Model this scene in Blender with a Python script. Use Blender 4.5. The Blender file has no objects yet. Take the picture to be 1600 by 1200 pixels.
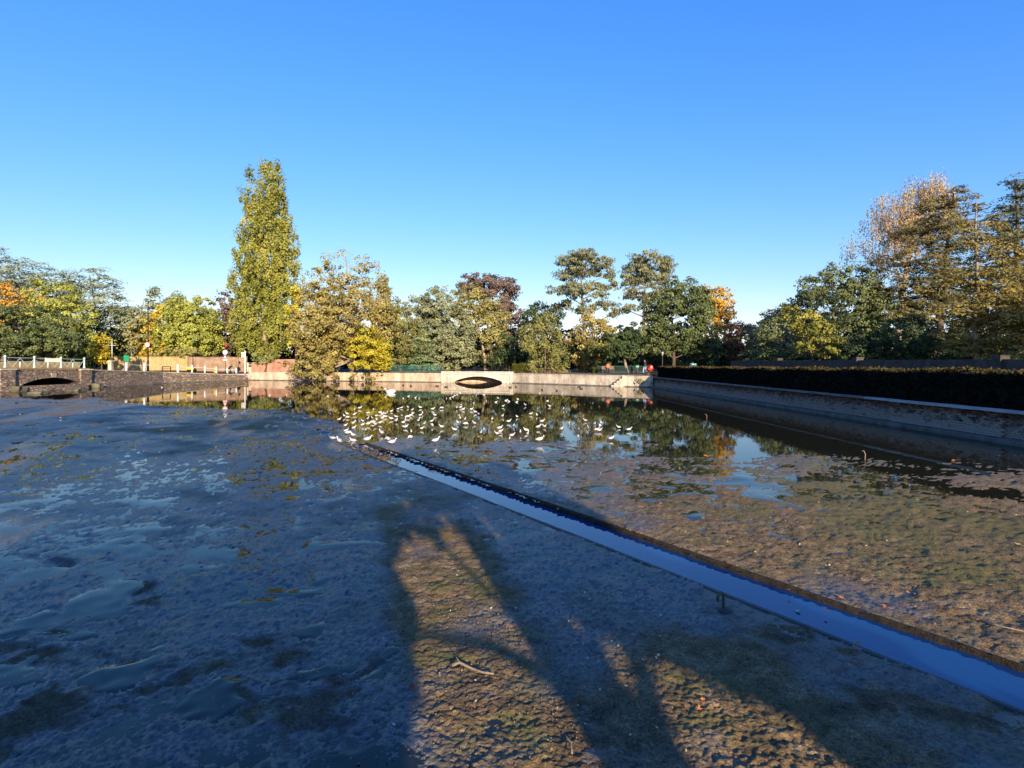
import bpy, bmesh, math, random
import numpy as np
from mathutils import Vector, Matrix

rnd = random.Random(7)
rng = np.random.default_rng(11)
scene = bpy.context.scene
col = scene.collection
PI = math.pi

# ------------------------------------------------------------------ camera
EYE, F, HY = 2.9, 900.0, 565.0
cam_d = bpy.data.cameras.new('camera')
cam_d.sensor_width = 36.0
cam_d.lens = 36.0 * F / 1600.0
cam_d.shift_y = -35.0 / 1600.0
cam_d.clip_start, cam_d.clip_end = 0.05, 3000
cam = bpy.data.objects.new('camera', cam_d)
cam.location = (0, 0, EYE)
cam.rotation_euler = (math.radians(90), 0, 0)
col.objects.link(cam)
scene.camera = cam

# ------------------------------------------------------------------ light
SUN_EL = math.radians(14)
SR = 0.28                                   # sideways drift of a shadow per metre forward
AZ = math.atan2(SR, -1.0)                   # compass bearing of the sun (from +Y towards +X)
world = bpy.data.worlds.new('World')
scene.world = world
world.use_nodes = True
wn = world.node_tree.nodes
wl = world.node_tree.links
bg = wn['Background']
sky = wn.new('ShaderNodeTexSky')
sky.sky_type = 'NISHITA'
sky.sun_disc = False
sky.sun_elevation = SUN_EL
sky.sun_rotation = AZ
sky.air_density = 1.0
sky.dust_density = 0.3
sky.ozone_density = 2.0
hs = wn.new('ShaderNodeHueSaturation')
hs.inputs['Saturation'].default_value = 1.25
wl.new(sky.outputs[0], hs.inputs['Color'])
# the phone's colour rendering of a clear sky: blue holds up towards the zenith
sep = wn.new('ShaderNodeSeparateColor'); com = wn.new('ShaderNodeCombineColor')
wl.new(hs.outputs[0], sep.inputs[0])
for ch, (A, g) in enumerate(((.88, 1.047), (.768, .80), (.912, .36))):
    a_ = wn.new('ShaderNodeMath'); a_.operation = 'MULTIPLY'; a_.inputs[1].default_value = .15
    b_ = wn.new('ShaderNodeMath'); b_.operation = 'POWER'; b_.inputs[1].default_value = g
    c_ = wn.new('ShaderNodeMath'); c_.operation = 'MULTIPLY'; c_.inputs[1].default_value = A/.15
    wl.new(sep.outputs[ch], a_.inputs[0]); wl.new(a_.outputs[0], b_.inputs[0]); wl.new(b_.outputs[0], c_.inputs[0]); wl.new(c_.outputs[0], com.inputs[ch])
wl.new(com.outputs[0], bg.inputs['Color'])
bg.inputs['Strength'].default_value = 0.124
sun_d = bpy.data.lights.new('sun', 'SUN')
sun_d.energy = 5.0
sun_d.angle = math.radians(0.5)
sun_d.color = (1.0, 0.84, 0.62)
sun = bpy.data.objects.new('sun', sun_d)
sdir = Vector((-SR, 1.0, -math.tan(SUN_EL) * math.hypot(1, SR))).normalized()
sun.rotation_euler = sdir.to_track_quat('-Z', 'Y').to_euler()
sun.location = (20, -60, 40)
col.objects.link(sun)
vs = scene.view_settings
vs.view_transform = 'Standard'
vs.look = 'None'
vs.gamma = 1
vs.exposure = 0.82
vs.use_curve_mapping = False
scene.cycles.max_bounces = 6
scene.cycles.diffuse_bounces = 2
scene.cycles.glossy_bounces = 3
scene.cycles.transparent_max_bounces = 8
scene.cycles.caustics_reflective = False
scene.cycles.caustics_refractive = False

# ------------------------------------------------------------------ helpers
def P(px, py, Y):
    return Vector(((px - 800) / F * Y, Y, EYE - (py - HY) / F * Y))

def G(px, py, z=0.0):
    Y = F * (EYE - z) / (py - HY)
    return Vector(((px - 800) / F * Y, Y, z))

def tag(o, label=None, cat=None, group=None, kind=None):
    if label: o['label'] = label
    if cat: o['category'] = cat
    if group: o['group'] = group
    if kind: o['kind'] = kind
    return o

def empty(name, loc=(0, 0, 0), label=None, cat=None, group=None, rz=0.0):
    o = bpy.data.objects.new(name, None)
    o.location = loc
    o.rotation_euler = (0, 0, rz)
    o.empty_display_size = 0.2
    col.objects.link(o)
    return tag(o, label, cat, group)

def np_mesh(name, v, quads, attrs=None, smooth=False, mats=None, midx=None):
    me = bpy.data.meshes.new(name)
    v = np.asarray(v, np.float32)
    q = np.asarray(quads, np.int32)
    k = q.shape[1]
    me.vertices.add(len(v))
    me.vertices.foreach_set('co', v.ravel())
    me.loops.add(q.size)
    me.loops.foreach_set('vertex_index', q.ravel())
    me.polygons.add(len(q))
    me.polygons.foreach_set('loop_start', np.arange(0, q.size, k, dtype=np.int32))
    if smooth:
        me.polygons.foreach_set('use_smooth', np.ones(len(q), bool))
    if midx is not None:
        me.polygons.foreach_set('material_index', np.asarray(midx, np.int32))
    for an, av in (attrs or {}).items():
        a = me.attributes.new(an, 'FLOAT', 'POINT')
        a.data.foreach_set('value', np.asarray(av, np.float32))
    for m in (mats or []):
        me.materials.append(m)
    me.update(calc_edges=True)
    return me

def obj(name, me, parent=None, loc=None):
    o = bpy.data.objects.new(name, me)
    col.objects.link(o)
    if parent: o.parent = parent
    if loc is not None: o.location = loc
    return o

class MB:
    """collects boxes, tubes, prisms, lathes into one mesh"""
    def __init__(s):
        s.v = []; s.f = []; s.m = []; s.sm = []
    def add(s, verts, faces, mi=0, smooth=False):
        b = len(s.v)
        s.v += [tuple(x) for x in verts]
        for f in faces:
            s.f.append(tuple(b + i for i in f)); s.m.append(mi); s.sm.append(smooth)
        return s
    def box(s, x0, y0, z0, x1, y1, z1, mi=0, M=None):
        v = [Vector(p) for p in ((x0,y0,z0),(x1,y0,z0),(x1,y1,z0),(x0,y1,z0),(x0,y0,z1),(x1,y0,z1),(x1,y1,z1),(x0,y1,z1))]
        if M: v = [M @ p for p in v]
        return s.add(v, [(3,2,1,0),(4,5,6,7),(0,1,5,4),(1,2,6,5),(2,3,7,6),(3,0,4,7)], mi)
    def beam(s, a, b, w, h, mi=0, up=(0,0,1)):
        a = Vector(a); b = Vector(b); d = b - a; L = d.length
        if L < 1e-6: return s
        d.normalize(); u = Vector(up)
        if abs(d.dot(u)) > .98: u = Vector((1,0,0))
        r = d.cross(u).normalized(); u = r.cross(d)
        v = []
        for p in (a, b):
            for sx, sy in ((-1,-1),(1,-1),(1,1),(-1,1)):
                v.append(p + r*sx*w/2 + u*sy*h/2)
        return s.add(v, [(3,2,1,0),(4,5,6,7),(0,1,5,4),(1,2,6,5),(2,3,7,6),(3,0,4,7)], mi)
    def tube(s, pts, rads, n=6, mi=0, smooth=True, cap=True):
        pts = [Vector(p) for p in pts]; rings = []
        if not hasattr(rads, '__len__'): rads = [rads]*len(pts)
        v = []; f = []
        for i, p in enumerate(pts):
            d = (pts[min(i+1, len(pts)-1)] - pts[max(i-1, 0)])
            d = d.normalized() if d.length > 1e-9 else Vector((0,0,1))
            u = Vector((0,0,1)) if abs(d.z) < .95 else Vector((1,0,0))
            r = d.cross(u).normalized(); u = r.cross(d)
            for k in range(n):
                a = 2*PI*k/n
                v.append(p + (r*math.cos(a) + u*math.sin(a))*rads[i])
        for i in range(len(pts)-1):
            for k in range(n):
                a = i*n+k; b = i*n+(k+1) % n
                f.append((a, b, b+n, a+n))
        s.add(v, f, mi, smooth)
        if cap:
            b = len(s.v) - len(v)
            s.f.append(tuple(b+k for k in reversed(range(n)))); s.m.append(mi); s.sm.append(False)
            s.f.append(tuple(b+len(v)-n+k for k in range(n))); s.m.append(mi); s.sm.append(False)
        return s
    def lathe(s, prof, n=10, c=(0,0,0), mi=0, smooth=True):
        v = []; f = []
        for r, z in prof:
            for k in range(n):
                a = 2*PI*k/n
                v.append((c[0]+r*math.cos(a), c[1]+r*math.sin(a), c[2]+z))
        for i in range(len(prof)-1):
            for k in range(n):
                a = i*n+k; b = i*n+(k+1) % n
                f.append((a, b, b+n, a+n))
        f.append(tuple(reversed(range(n)))); f.append(tuple(len(v)-n+k for k in range(n)))
        return s.add(v, f, mi, smooth)
    def prism(s, poly, y0, y1, mi=0, M=None):
        """poly in x,z, extruded along y"""
        n = len(poly)
        v = [Vector((x, y0, z)) for x, z in poly] + [Vector((x, y1, z)) for x, z in poly]
        if M: v = [M @ p for p in v]
        f = [tuple(range(n)), tuple(reversed(range(n, 2*n)))] + [(i+n, (i+1) % n+n, (i+1) % n, i) for i in range(n)]
        return s.add(v, f, mi)
    def mesh(s, name, *mats):
        me = bpy.data.meshes.new(name)
        me.from_pydata([tuple(x) for x in s.v], [], s.f)
        me.polygons.foreach_set('material_index', s.m)
        me.polygons.foreach_set('use_smooth', s.sm)
        for m in mats: me.materials.append(m)
        me.update()
        return me
    def build(s, name, mats, parent=None, loc=None):
        if not isinstance(mats, (list, tuple)): mats = [mats]
        return obj(name, s.mesh(name, *mats), parent, loc)

# numpy noise -------------------------------------------------------
def _h(ix, iy, seed):
    h = (ix.astype(np.int64)*374761393 + iy.astype(np.int64)*668265263 + seed*974711) & 0xffffffff
    h = ((h ^ (h >> 13)) * 1274126177) & 0xffffffff
    h = h ^ (h >> 16)
    return (h & 0xffff).astype(np.float32) / 65535.0
def vnoise(x, y, seed=0):
    ix = np.floor(x); iy = np.floor(y)
    fx = x-ix; fy = y-iy
    fx = fx*fx*fx*(fx*(fx*6-15)+10); fy = fy*fy*fy*(fy*(fy*6-15)+10)
    a = _h(ix, iy, seed); b = _h(ix+1, iy, seed); c = _h(ix, iy+1, seed); d = _h(ix+1, iy+1, seed)
    return (a*(1-fx)+b*fx)*(1-fy) + (c*(1-fx)+d*fx)*fy
def fbm(x, y, f, o=4, seed=0, g=.5):
    t = 0; a = 1; n = 0
    for i in range(o):
        # rotate each octave so that the lattice does not show
        ca, sa = math.cos(.6+i*1.1), math.sin(.6+i*1.1)
        t = t + a*(vnoise((x*ca-y*sa)*f+17.3*i, (x*sa+y*ca)*f-9.1*i, seed+i*31)-.5); n += a
        a *= g; f *= 2.03
    return t/n*2.0
def sstep(a, b, x):
    t = np.clip((x-a)/(b-a), 0, 1)
    return t*t*(3-2*t)

# ------------------------------------------------------------------ materials
def mat(name):
    m = bpy.data.materials.new(name)
    m.use_nodes = True
    nt = m.node_tree
    return m, nt, nt.nodes['Principled BSDF']

def N(nt, t, **k):
    n = nt.nodes.new(t)
    for a, b in k.items():
        if a.startswith('i_'):
            key = a[2:]
            n.inputs[int(key) if key.isdigit() else key.replace('_', ' ')].default_value = b
        else:
            setattr(n, a, b)
    return n

def ramp(nt, fac, stops, interp='LINEAR'):
    r = nt.nodes.new('ShaderNodeValToRGB')
    cr = r.color_ramp
    cr.interpolation = interp
    while len(cr.elements) < len(stops): cr.elements.new(.5)
    for e, (p, c) in zip(cr.elements, stops):
        e.position = p
        e.color = (c[0], c[1], c[2], 1) if hasattr(c, '__len__') else (c, c, c, 1)
    nt.links.new(fac, r.inputs[0])
    return r

def noise(nt, scale, detail=4, rough=.55, vec=None, dist=0.0):
    n = N(nt, 'ShaderNodeTexNoise')
    n.inputs['Scale'].default_value = scale
    n.inputs['Detail'].default_value = detail
    n.inputs['Roughness'].default_value = rough
    n.inputs['Distortion'].default_value = dist
    if vec is None:
        g = N(nt, 'ShaderNodeNewGeometry'); vec = g.outputs['Position']
    nt.links.new(vec, n.inputs['Vector'])
    return n

def mixc(nt, fac, a, b):
    m = N(nt, 'ShaderNodeMix', data_type='RGBA')
    for sock, v in ((m.inputs['Factor'], fac), (m.inputs['A'], a), (m.inputs['B'], b)):
        if hasattr(v, 'is_linked') or hasattr(v, 'links'): nt.links.new(v, sock)
        elif hasattr(v, '__len__'): sock.default_value = (v[0], v[1], v[2], 1)
        else: sock.default_value = v
    return m.outputs['Result']

def math_n(nt, op, a, b=None, clamp=False):
    n = N(nt, 'ShaderNodeMath', operation=op, use_clamp=clamp)
    for i, v in enumerate((a, b)):
        if v is None: continue
        if hasattr(v, 'links'): nt.links.new(v, n.inputs[i])
        else: n.inputs[i].default_value = v
    return n.outputs[0]

def attr(nt, name):
    return N(nt, 'ShaderNodeAttribute', attribute_name=name).outputs['Fac']

def bump(nt, b, height, strength, dist):
    n = N(nt, 'ShaderNodeBump')
    n.inputs['Strength'].default_value = strength
    n.inputs['Distance'].default_value = dist
    nt.links.new(height, n.inputs['Height'])
    nt.links.new(n.outputs[0], b.inputs['Normal'])
    return n

def surf(name, c0, c1, scale=3.0, rough=.8, bump_s=.3, bump_d=.02, spec=.3, fine=30.0, metal=0.0):
    m, nt, b = mat(name)
    n1 = noise(nt, scale, 5, .6); n2 = noise(nt, fine, 3, .6)
    f = math_n(nt, 'ADD', math_n(nt, 'MULTIPLY', n1.outputs[0], .65), math_n(nt, 'MULTIPLY', n2.outputs[0], .35))
    r = ramp(nt, f, [(.33, c0), (.67, c1)])
    nt.links.new(r.outputs[0], b.inputs['Base Color'])
    b.inputs['Roughness'].default_value = rough
    b.inputs['Specular IOR Level'].default_value = spec
    b.inputs['Metallic'].default_value = metal
    if bump_s: bump(nt, b, f, bump_s, bump_d)
    return m

def leafmat(name, cols, trans=.3, gain=2.25):
    m = bpy.data.materials.new(name); m.use_nodes = True
    nt = m.node_tree
    for n in list(nt.nodes): nt.nodes.remove(n)
    out = N(nt, 'ShaderNodeOutputMaterial')
    k = len(cols)
    r = ramp(nt, attr(nt, 'tint'), [(i/(k-1), tuple(min(.62, q*gain) for q in c)) for i, c in enumerate(cols)])
    d = N(nt, 'ShaderNodeBsdfDiffuse'); t = N(nt, 'ShaderNodeBsdfTranslucent')
    nt.links.new(r.outputs[0], d.inputs[0]); nt.links.new(r.outputs[0], t.inputs[0])
    mx = N(nt, 'ShaderNodeMixShader'); mx.inputs[0].default_value = trans
    nt.links.new(d.outputs[0], mx.inputs[1]); nt.links.new(t.outputs[0], mx.inputs[2])
    nt.links.new(mx.outputs[0], out.inputs[0])
    return m

# wet mud of the drained pond bed
def make_mud():
    m, nt, b = mat('wet_mud')
    n_big = noise(nt, .55, 6, .65); n_mid = noise(nt, 5.0, 6, .65, dist=.4); n_fine = noise(nt, 48.0, 5, .7); n_pat = noise(nt, 1.6, 6, .7, dist=.6)
    wet = attr(nt, 'wet'); alg = attr(nt, 'algae'); rust = attr(nt, 'rust'); mat_ = attr(nt, 'mat')
    c = ramp(nt, n_mid.outputs[0], [(.3, (.15, .105, .052)), (.52, (.33, .208, .098)), (.72, (.46, .34, .185))]).outputs[0]
    g = ramp(nt, n_fine.outputs[0], [(.3, (.45, .45, .45)), (.7, (1.25, 1.25, 1.25))]).outputs[0]
    mm = N(nt, 'ShaderNodeMix', data_type='RGBA', blend_type='MULTIPLY'); mm.inputs['Factor'].default_value = .85
    nt.links.new(c, mm.inputs['A']); nt.links.new(g, mm.inputs['B'])
    c = mm.outputs['Result']
    # green algae film: patches of its own
    ga = math_n(nt, 'MULTIPLY', ramp(nt, n_pat.outputs[0], [(.5, 0.), (.66, 1.)]).outputs[0], .55)
    ga = math_n(nt, 'MAXIMUM', ga, math_n(nt, 'MULTIPLY', alg, ramp(nt, n_mid.outputs[0], [(.35, .3), (.6, 1.)]).outputs[0]))
    dry = attr(nt, 'dry')  # dryness of the mud, with the sunlit strips painted in as brown
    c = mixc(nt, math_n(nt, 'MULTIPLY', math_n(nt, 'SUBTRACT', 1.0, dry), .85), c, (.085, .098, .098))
    mm = N(nt, 'ShaderNodeMix', data_type='RGBA', blend_type='MULTIPLY'); mm.inputs['Factor'].default_value = .7
    nt.links.new(c, mm.inputs['A']); nt.links.new(g, mm.inputs['B'])
    mm.inputs['Factor'].default_value = .85
    c = mm.outputs['Result']
    c = mixc(nt, ga, c, (.165, .145, .048))
    c = mixc(nt, math_n(nt, 'MULTIPLY', rust, ramp(nt, n_mid.outputs[0], [(.35, .25), (.6, 1.)]).outputs[0]), c, (.26, .165, .055))
    c = mixc(nt, math_n(nt, 'MULTIPLY', mat_, .5), c, (.050, .046, .046))
    c = mixc(nt, math_n(nt, 'MULTIPLY', wet, .6), c, (.030, .026, .014))
    nt.links.new(c, b.inputs['Base Color'])
    ro = ramp(nt, n_big.outputs[0], [(.35, .20), (.65, .36)]).outputs[0]
    ro = math_n(nt, 'ADD', ro, math_n(nt, 'MULTIPLY', mat_, .35))
    ro = math_n(nt, 'ADD', ro, math_n(nt, 'MULTIPLY', dry, .45))
    nt.links.new(ro, b.inputs['Roughness'])
    nt.links.new(math_n(nt, 'SUBTRACT', 1.0, math_n(nt, 'MULTIPLY', dry, .93)), b.inputs['Specular IOR Level'])
    h = math_n(nt, 'ADD', math_n(nt, 'MULTIPLY', noise(nt, 14.0, 6, .7, dist=.3).outputs[0], 1.0), math_n(nt, 'MULTIPLY', n_fine.outputs[0], .45))
    bump(nt, b, h, .85, .05)
    return m

def make_water(name, rough=.02, wave=.0, tintc=(.055, .050, .025), body=.35, ior=1.38):
    m = bpy.data.materials.new(name); m.use_nodes = True
    nt = m.node_tree
    for n in list(nt.nodes): nt.nodes.remove(n)
    out = N(nt, 'ShaderNodeOutputMaterial')
    tr = N(nt, 'ShaderNodeBsdfTransparent'); tr.inputs[0].default_value = (.85, .80, .62, 1)
    di = N(nt, 'ShaderNodeBsdfDiffuse'); di.inputs[0].default_value = (*tintc, 1)
    gl = N(nt, 'ShaderNodeBsdfGlossy'); gl.inputs['Roughness'].default_value = rough
    fr = N(nt, 'ShaderNodeFresnel'); fr.inputs['IOR'].default_value = ior
    m1 = N(nt, 'ShaderNodeMixShader'); m1.inputs[0].default_value = body
    nt.links.new(tr.outputs[0], m1.inputs[1]); nt.links.new(di.outputs[0], m1.inputs[2])
    m2 = N(nt, 'ShaderNodeMixShader')
    nt.links.new(fr.outputs[0], m2.inputs[0]); nt.links.new(m1.outputs[0], m2.inputs[1]); nt.links.new(gl.outputs[0], m2.inputs[2])
    nt.links.new(m2.outputs[0], out.inputs[0])
    if wave:
        n1 = noise(nt, 2.2, 3, .5)
        bp = N(nt, 'ShaderNodeBump'); bp.inputs['Strength'].default_value = wave; bp.inputs['Distance'].default_value = .01
        nt.links.new(n1.outputs[0], bp.inputs['Height'])
        nt.links.new(bp.outputs[0], gl.inputs['Normal']); nt.links.new(bp.outputs[0], fr.inputs['Normal'])
    return m

M_mud = make_mud()
M_water = make_water('shallow_water', .015, .10)
M_chan = make_water('channel_water', .008, .03, (.005, .045, .15), .9, 1.62)  # blue body colour stands in for part of the sky's reflection
M_soil = surf('soil_and_litter', (.045, .032, .018), (.10, .07, .035), 1.2, .9, .5, .05)
M_path = surf('pale_path_gravel', (.24, .17, .11), (.34, .25, .17), 1.0, .9, .2, .02)
M_stone_w = surf('weathered_white_stone', (.46, .39, .30), (.72, .63, .50), .7, .85, .4, .03, fine=9)
M_stone_p = surf('pink_sandstone', (.48, .35, .25), (.74, .57, .43), .5, .85, .4, .03, fine=7)
M_stone_br = surf('bright_bridge_stone', (.58, .50, .40), (.80, .73, .62), .9, .85, .3, .02, fine=10)
M_conc = surf('stained_concrete', (.10, .095, .08), (.27, .25, .22), 1.1, .8, .4, .02, fine=14)
M_moss = surf('mossy_lip', (.015, .012, .007), (.055, .038, .019), 7, .9, 1.0, .05, fine=60)
M_dirtconc = surf('muddy_concrete', (.035, .033, .028), (.085, .078, .062), 3, .55, .6, .02, fine=50)
def make_rubble():
    m, nt, b = mat('dark_rubble_stone')
    g = N(nt, 'ShaderNodeNewGeometry')
    sc = N(nt, 'ShaderNodeVectorMath', operation='MULTIPLY'); sc.inputs[1].default_value = (2.2, 2.2, 4.6); nt.links.new(g.outputs['Position'], sc.inputs[0])
    vo = N(nt, 'ShaderNodeTexVoronoi'); vo.inputs['Scale'].default_value = 1.0; nt.links.new(sc.outputs[0], vo.inputs['Vector'])
    ve = N(nt, 'ShaderNodeTexVoronoi', feature='DISTANCE_TO_EDGE'); ve.inputs['Scale'].default_value = 1.0; nt.links.new(sc.outputs[0], ve.inputs['Vector'])
    sp = N(nt, 'ShaderNodeSeparateColor'); nt.links.new(vo.outputs['Color'], sp.inputs[0])
    c = ramp(nt, sp.outputs[0], [(0, (.19, .135, .10)), (.5, (.30, .215, .15)), (1, (.44, .33, .235))]).outputs[0]
    n1 = noise(nt, .6, 5, .65)
    e = ramp(nt, ve.outputs[0], [(.02, 0), (.12, 1)]).outputs[0]
    c = mixc(nt, e, (.10, .076, .058), c)
    c = mixc(nt, ramp(nt, n1.outputs[0], [(.42, 0), (.7, .75)]).outputs[0], c, (.14, .105, .08))
    nt.links.new(c, b.inputs['Base Color']); b.inputs['Roughness'].default_value = .92
    bump(nt, b, e, .8, .05)
    return m
M_rubble = make_rubble()
M_boulder = surf('grey_boulder', (.05, .045, .03), (.19, .165, .11), 2.0, .9, .6, .05)
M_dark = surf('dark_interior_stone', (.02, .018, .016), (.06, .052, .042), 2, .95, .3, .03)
M_red = surf('red_brick_far', (.34, .17, .115), (.54, .30, .21), 1.2, .9, .3, .02, fine=12)
M_yel = surf('yellow_stock_brick', (.40, .28, .12), (.58, .43, .20), .8, .9, .3, .02, fine=10)
M_brownw = surf('brown_patched_render', (.20, .13, .09), (.42, .29, .20), .8, .9, .3, .02, fine=8)
M_greyw = surf('grey_old_wall', (.03, .025, .02), (.12, .095, .072), 2.5, .9, .6, .04, fine=12)
M_bark = surf('brown_bark', (.05, .036, .024), (.16, .115, .075), 3, .95, .6, .05, fine=14)
M_bark_p = surf('pale_bark', (.20, .15, .10), (.42, .33, .24), 3, .9, .5, .03, fine=14)
M_bark_pine = surf('orange_pine_bark', (.11, .06, .035), (.26, .15, .09), 3, .95, .6, .05, fine=14)
M_white = surf('white_paint', (.66, .64, .60), (.82, .80, .76), 4, .5, .05, .01)
M_paleblue = surf('pale_green_blue_paint', (.38, .46, .42), (.55, .62, .57), 4, .5, .05, .01)
M_dgreen = surf('dark_green_paint', (.02, .06, .045), (.04, .10, .075), 5, .5, .05, .01)
M_teal = surf('teal_fence_paint', (.03, .12, .10), (.05, .19, .15), 5, .5, .05, .01)
M_black = surf('black_paint', (.012, .012, .013), (.03, .03, .03), 5, .45, .05, .01)
M_signgreen = surf('green_sign', (.01, .20, .09), (.015, .26, .12), 5, .5, .0)
M_signteal = surf('pale_teal_sign', (.22, .50, .48), (.35, .62, .58), 7, .5, .0)
M_signred = surf('red_sign', (.45, .02, .02), (.58, .03, .03), 5, .5, .0)
M_yellow = surf('yellow_plastic', (.62, .42, .02), (.75, .52, .04), 5, .5, .0)
M_orange = surf('orange_plastic', (.70, .20, .02), (.80, .28, .03), 5, .5, .0)
M_rubber = surf('black_rubber', (.015, .015, .015), (.03, .03, .03), 5, .8, .1, .01)
M_glass_l = surf('lantern_glass', (.35, .36, .33), (.55, .55, .50), 8, .2, .0, spec=.6)
M_rust = surf('rusty_green_iron', (.05, .07, .04), (.13, .14, .085), 30, .7, .5, .01, fine=120)
M_wood = surf('dead_wood', (.12, .085, .055), (.36, .27, .19), 20, .85, .6, .01, fine=90)

def stain(m, amount=.75, sc=(.9, .9, .3), dark=(.42, .36, .28)):
    """rain and damp streaks of the stone itself"""
    nt = m.node_tree; b = nt.nodes['Principled BSDF']
    src = b.inputs['Base Color'].links[0].from_socket
    g = N(nt, 'ShaderNodeNewGeometry'); v = N(nt, 'ShaderNodeVectorMath', operation='MULTIPLY'); v.inputs[1].default_value = sc
    nt.links.new(g.outputs['Position'], v.inputs[0])
    n1 = noise(nt, 1.6, 6, .7, vec=v.outputs[0]); n2 = noise(nt, 5.0, 4, .65)
    f = math_n(nt, 'ADD', math_n(nt, 'MULTIPLY', n1.outputs[0], .65), math_n(nt, 'MULTIPLY', n2.outputs[0], .35))
    r = ramp(nt, f, [(.40, dark), (.53, (.88, .86, .82)), (.62, (1.08, 1.08, 1.08))])
    mm = N(nt, 'ShaderNodeMix', data_type='RGBA', blend_type='MULTIPLY'); mm.inputs['Factor'].default_value = amount
    nt.links.new(src, mm.inputs['A']); nt.links.new(r.outputs[0], mm.inputs['B']); nt.links.new(mm.outputs['Result'], b.inputs['Base Color'])
for m_ in (M_stone_w, M_stone_p, M_stone_br, M_conc): stain(m_)
for m_ in (M_red, M_yel, M_brownw): stain(m_, .55)
# brick of the near retaining wall: each brick has its own tint, limewash and damp over it
def make_brick():
    m, nt, b = mat('limewashed_brick')
    t = attr(nt, 'tint')
    c = ramp(nt, t, [(0, (.055, .030, .025)), (.5, (.125, .068, .052)), (1, (.21, .125, .095))]).outputs[0]
    g = N(nt, 'ShaderNodeNewGeometry'); sp = N(nt, 'ShaderNodeSeparateXYZ'); nt.links.new(g.outputs['Position'], sp.inputs[0])
    nz = noise(nt, .8, 6, .7); nf = noise(nt, 9, 4, .6)
    zz = math_n(nt, 'MULTIPLY', math_n(nt, 'SUBTRACT', .95, sp.outputs[2]), 2.4)
    w = math_n(nt, 'ADD', zz, math_n(nt, 'MULTIPLY', math_n(nt, 'SUBTRACT', nz.outputs[0], .5), 3.2))
    w = math_n(nt, 'ADD', w, math_n(nt, 'MULTIPLY', math_n(nt, 'SUBTRACT', nf.outputs[0], .5), 2.4))
    w = math_n(nt, 'ADD', w, math_n(nt, 'MULTIPLY', math_n(nt, 'SUBTRACT', t, .5), .9), True)
    w = math_n(nt, 'MULTIPLY', w, .85)
    c = mixc(nt, w, c, (.33, .295, .235))
    nt.links.new(c, b.inputs['Base Color'])
    b.inputs['Roughness'].default_value = .9
    bump(nt, b, nf.outputs[0], .4, .01)
    return m
M_brick = make_brick()
M_mortar = surf('wall_mortar', (.05, .045, .04), (.15, .135, .12), 3, .95, .3, .01)
M_toe = surf('mossy_concrete_toe', (.045, .048, .034), (.17, .165, .135), 1.6, .85, .5, .02, fine=18)
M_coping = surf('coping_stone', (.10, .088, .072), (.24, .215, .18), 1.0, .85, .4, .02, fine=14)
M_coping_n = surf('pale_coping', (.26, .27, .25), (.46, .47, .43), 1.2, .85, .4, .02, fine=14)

# ------------------------------------------------------------------ pond outline (world metres, z = 0 at the water)
RW = lambda y: 17.6 - .0363*(y - 19.8)                  # foot of the straight brick wall along +X side
far_wall_R = [G(802, 598.6), G(970, 604.0), G(1020, 605.2)]
far_wall_L = [G(388, 594.0), G(580, 596.0), G(690, 597.4)]
left_pts = [(-53, 14, 2.25), (-49, 46, 2.27), (-48, 54, 2.22), (-46.9, 64, 2.05), (-46.5, 77, 1.53), (far_wall_L[0].x, far_wall_L[0].y, .85)]
FARZ = 1.28
outline = []                                              # clockwise from near left: x, y, land level
outline.append((-53, -.9, 1.3))
outline += [(x-.3, y, z-.05) for x, y, z in left_pts[:-1]]
outline.append((far_wall_L[0].x, far_wall_L[0].y+.4, 1.0))
outline += [(p.x, p.y+.3, FARZ-.02) for p in far_wall_L[1:]]
outline += [(p.x, p.y+.3, FARZ-.02) for p in far_wall_R]
outline.append((RW(66)+.5, 64, 1.15)); outline.append((RW(20)+.5, 20, 1.15)); outline.append((RW(-.9)+.5, -.9, 1.15))
outline += [(8, -.9, 1.3), (2, -.9, 1.3), (-3, -.9, 1.3), (-20, -.9, 1.3)]

def build_ground():
    """one sheet from the pond's rim to the horizon"""
    pts = []
    n = len(outline)
    for i in range(n):
        a = outline[i]; b = outline[(i+1) % n]
        L = math.hypot(b[0]-a[0], b[1]-a[1]); k = max(1, int(L/4))
        for j in range(k):
            t = j/k
            pts.append((a[0]+(b[0]-a[0])*t, a[1]+(b[1]-a[1])*t, a[2]+(b[2]-a[2])*t))
    cx, cy = -10.0, 38.0
    v = []; f = []
    ext = [0, 1.5, 4, 9, 18, 35, 70, 150, 400, 1400]
    m = len(pts)
    for e in ext:
        for x, y, z in pts:
            d = Vector((x-cx, y-cy)); d.normalize()
            zz = z + (1.35 - z)*min(1, e/25) + (0 if e < 5 else .12*math.sin(x*.3+e)*math.cos(y*.27))
            v.append((x+d.x*e, y+d.y*e, zz))
    for r in range(len(ext)-1):
        for i in range(m):
            j = (i+1) % m
            f.append((r*m+i, r*m+j, (r+1)*m+j, (r+1)*m+i))
    me = np_mesh('ground', v, [tuple(reversed(q)) for q in f], mats=[M_soil], smooth=True)
    tag(obj('ground', me), 'brown earth and leaf litter around the drained pond', kind='structure')
build_ground()

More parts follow.
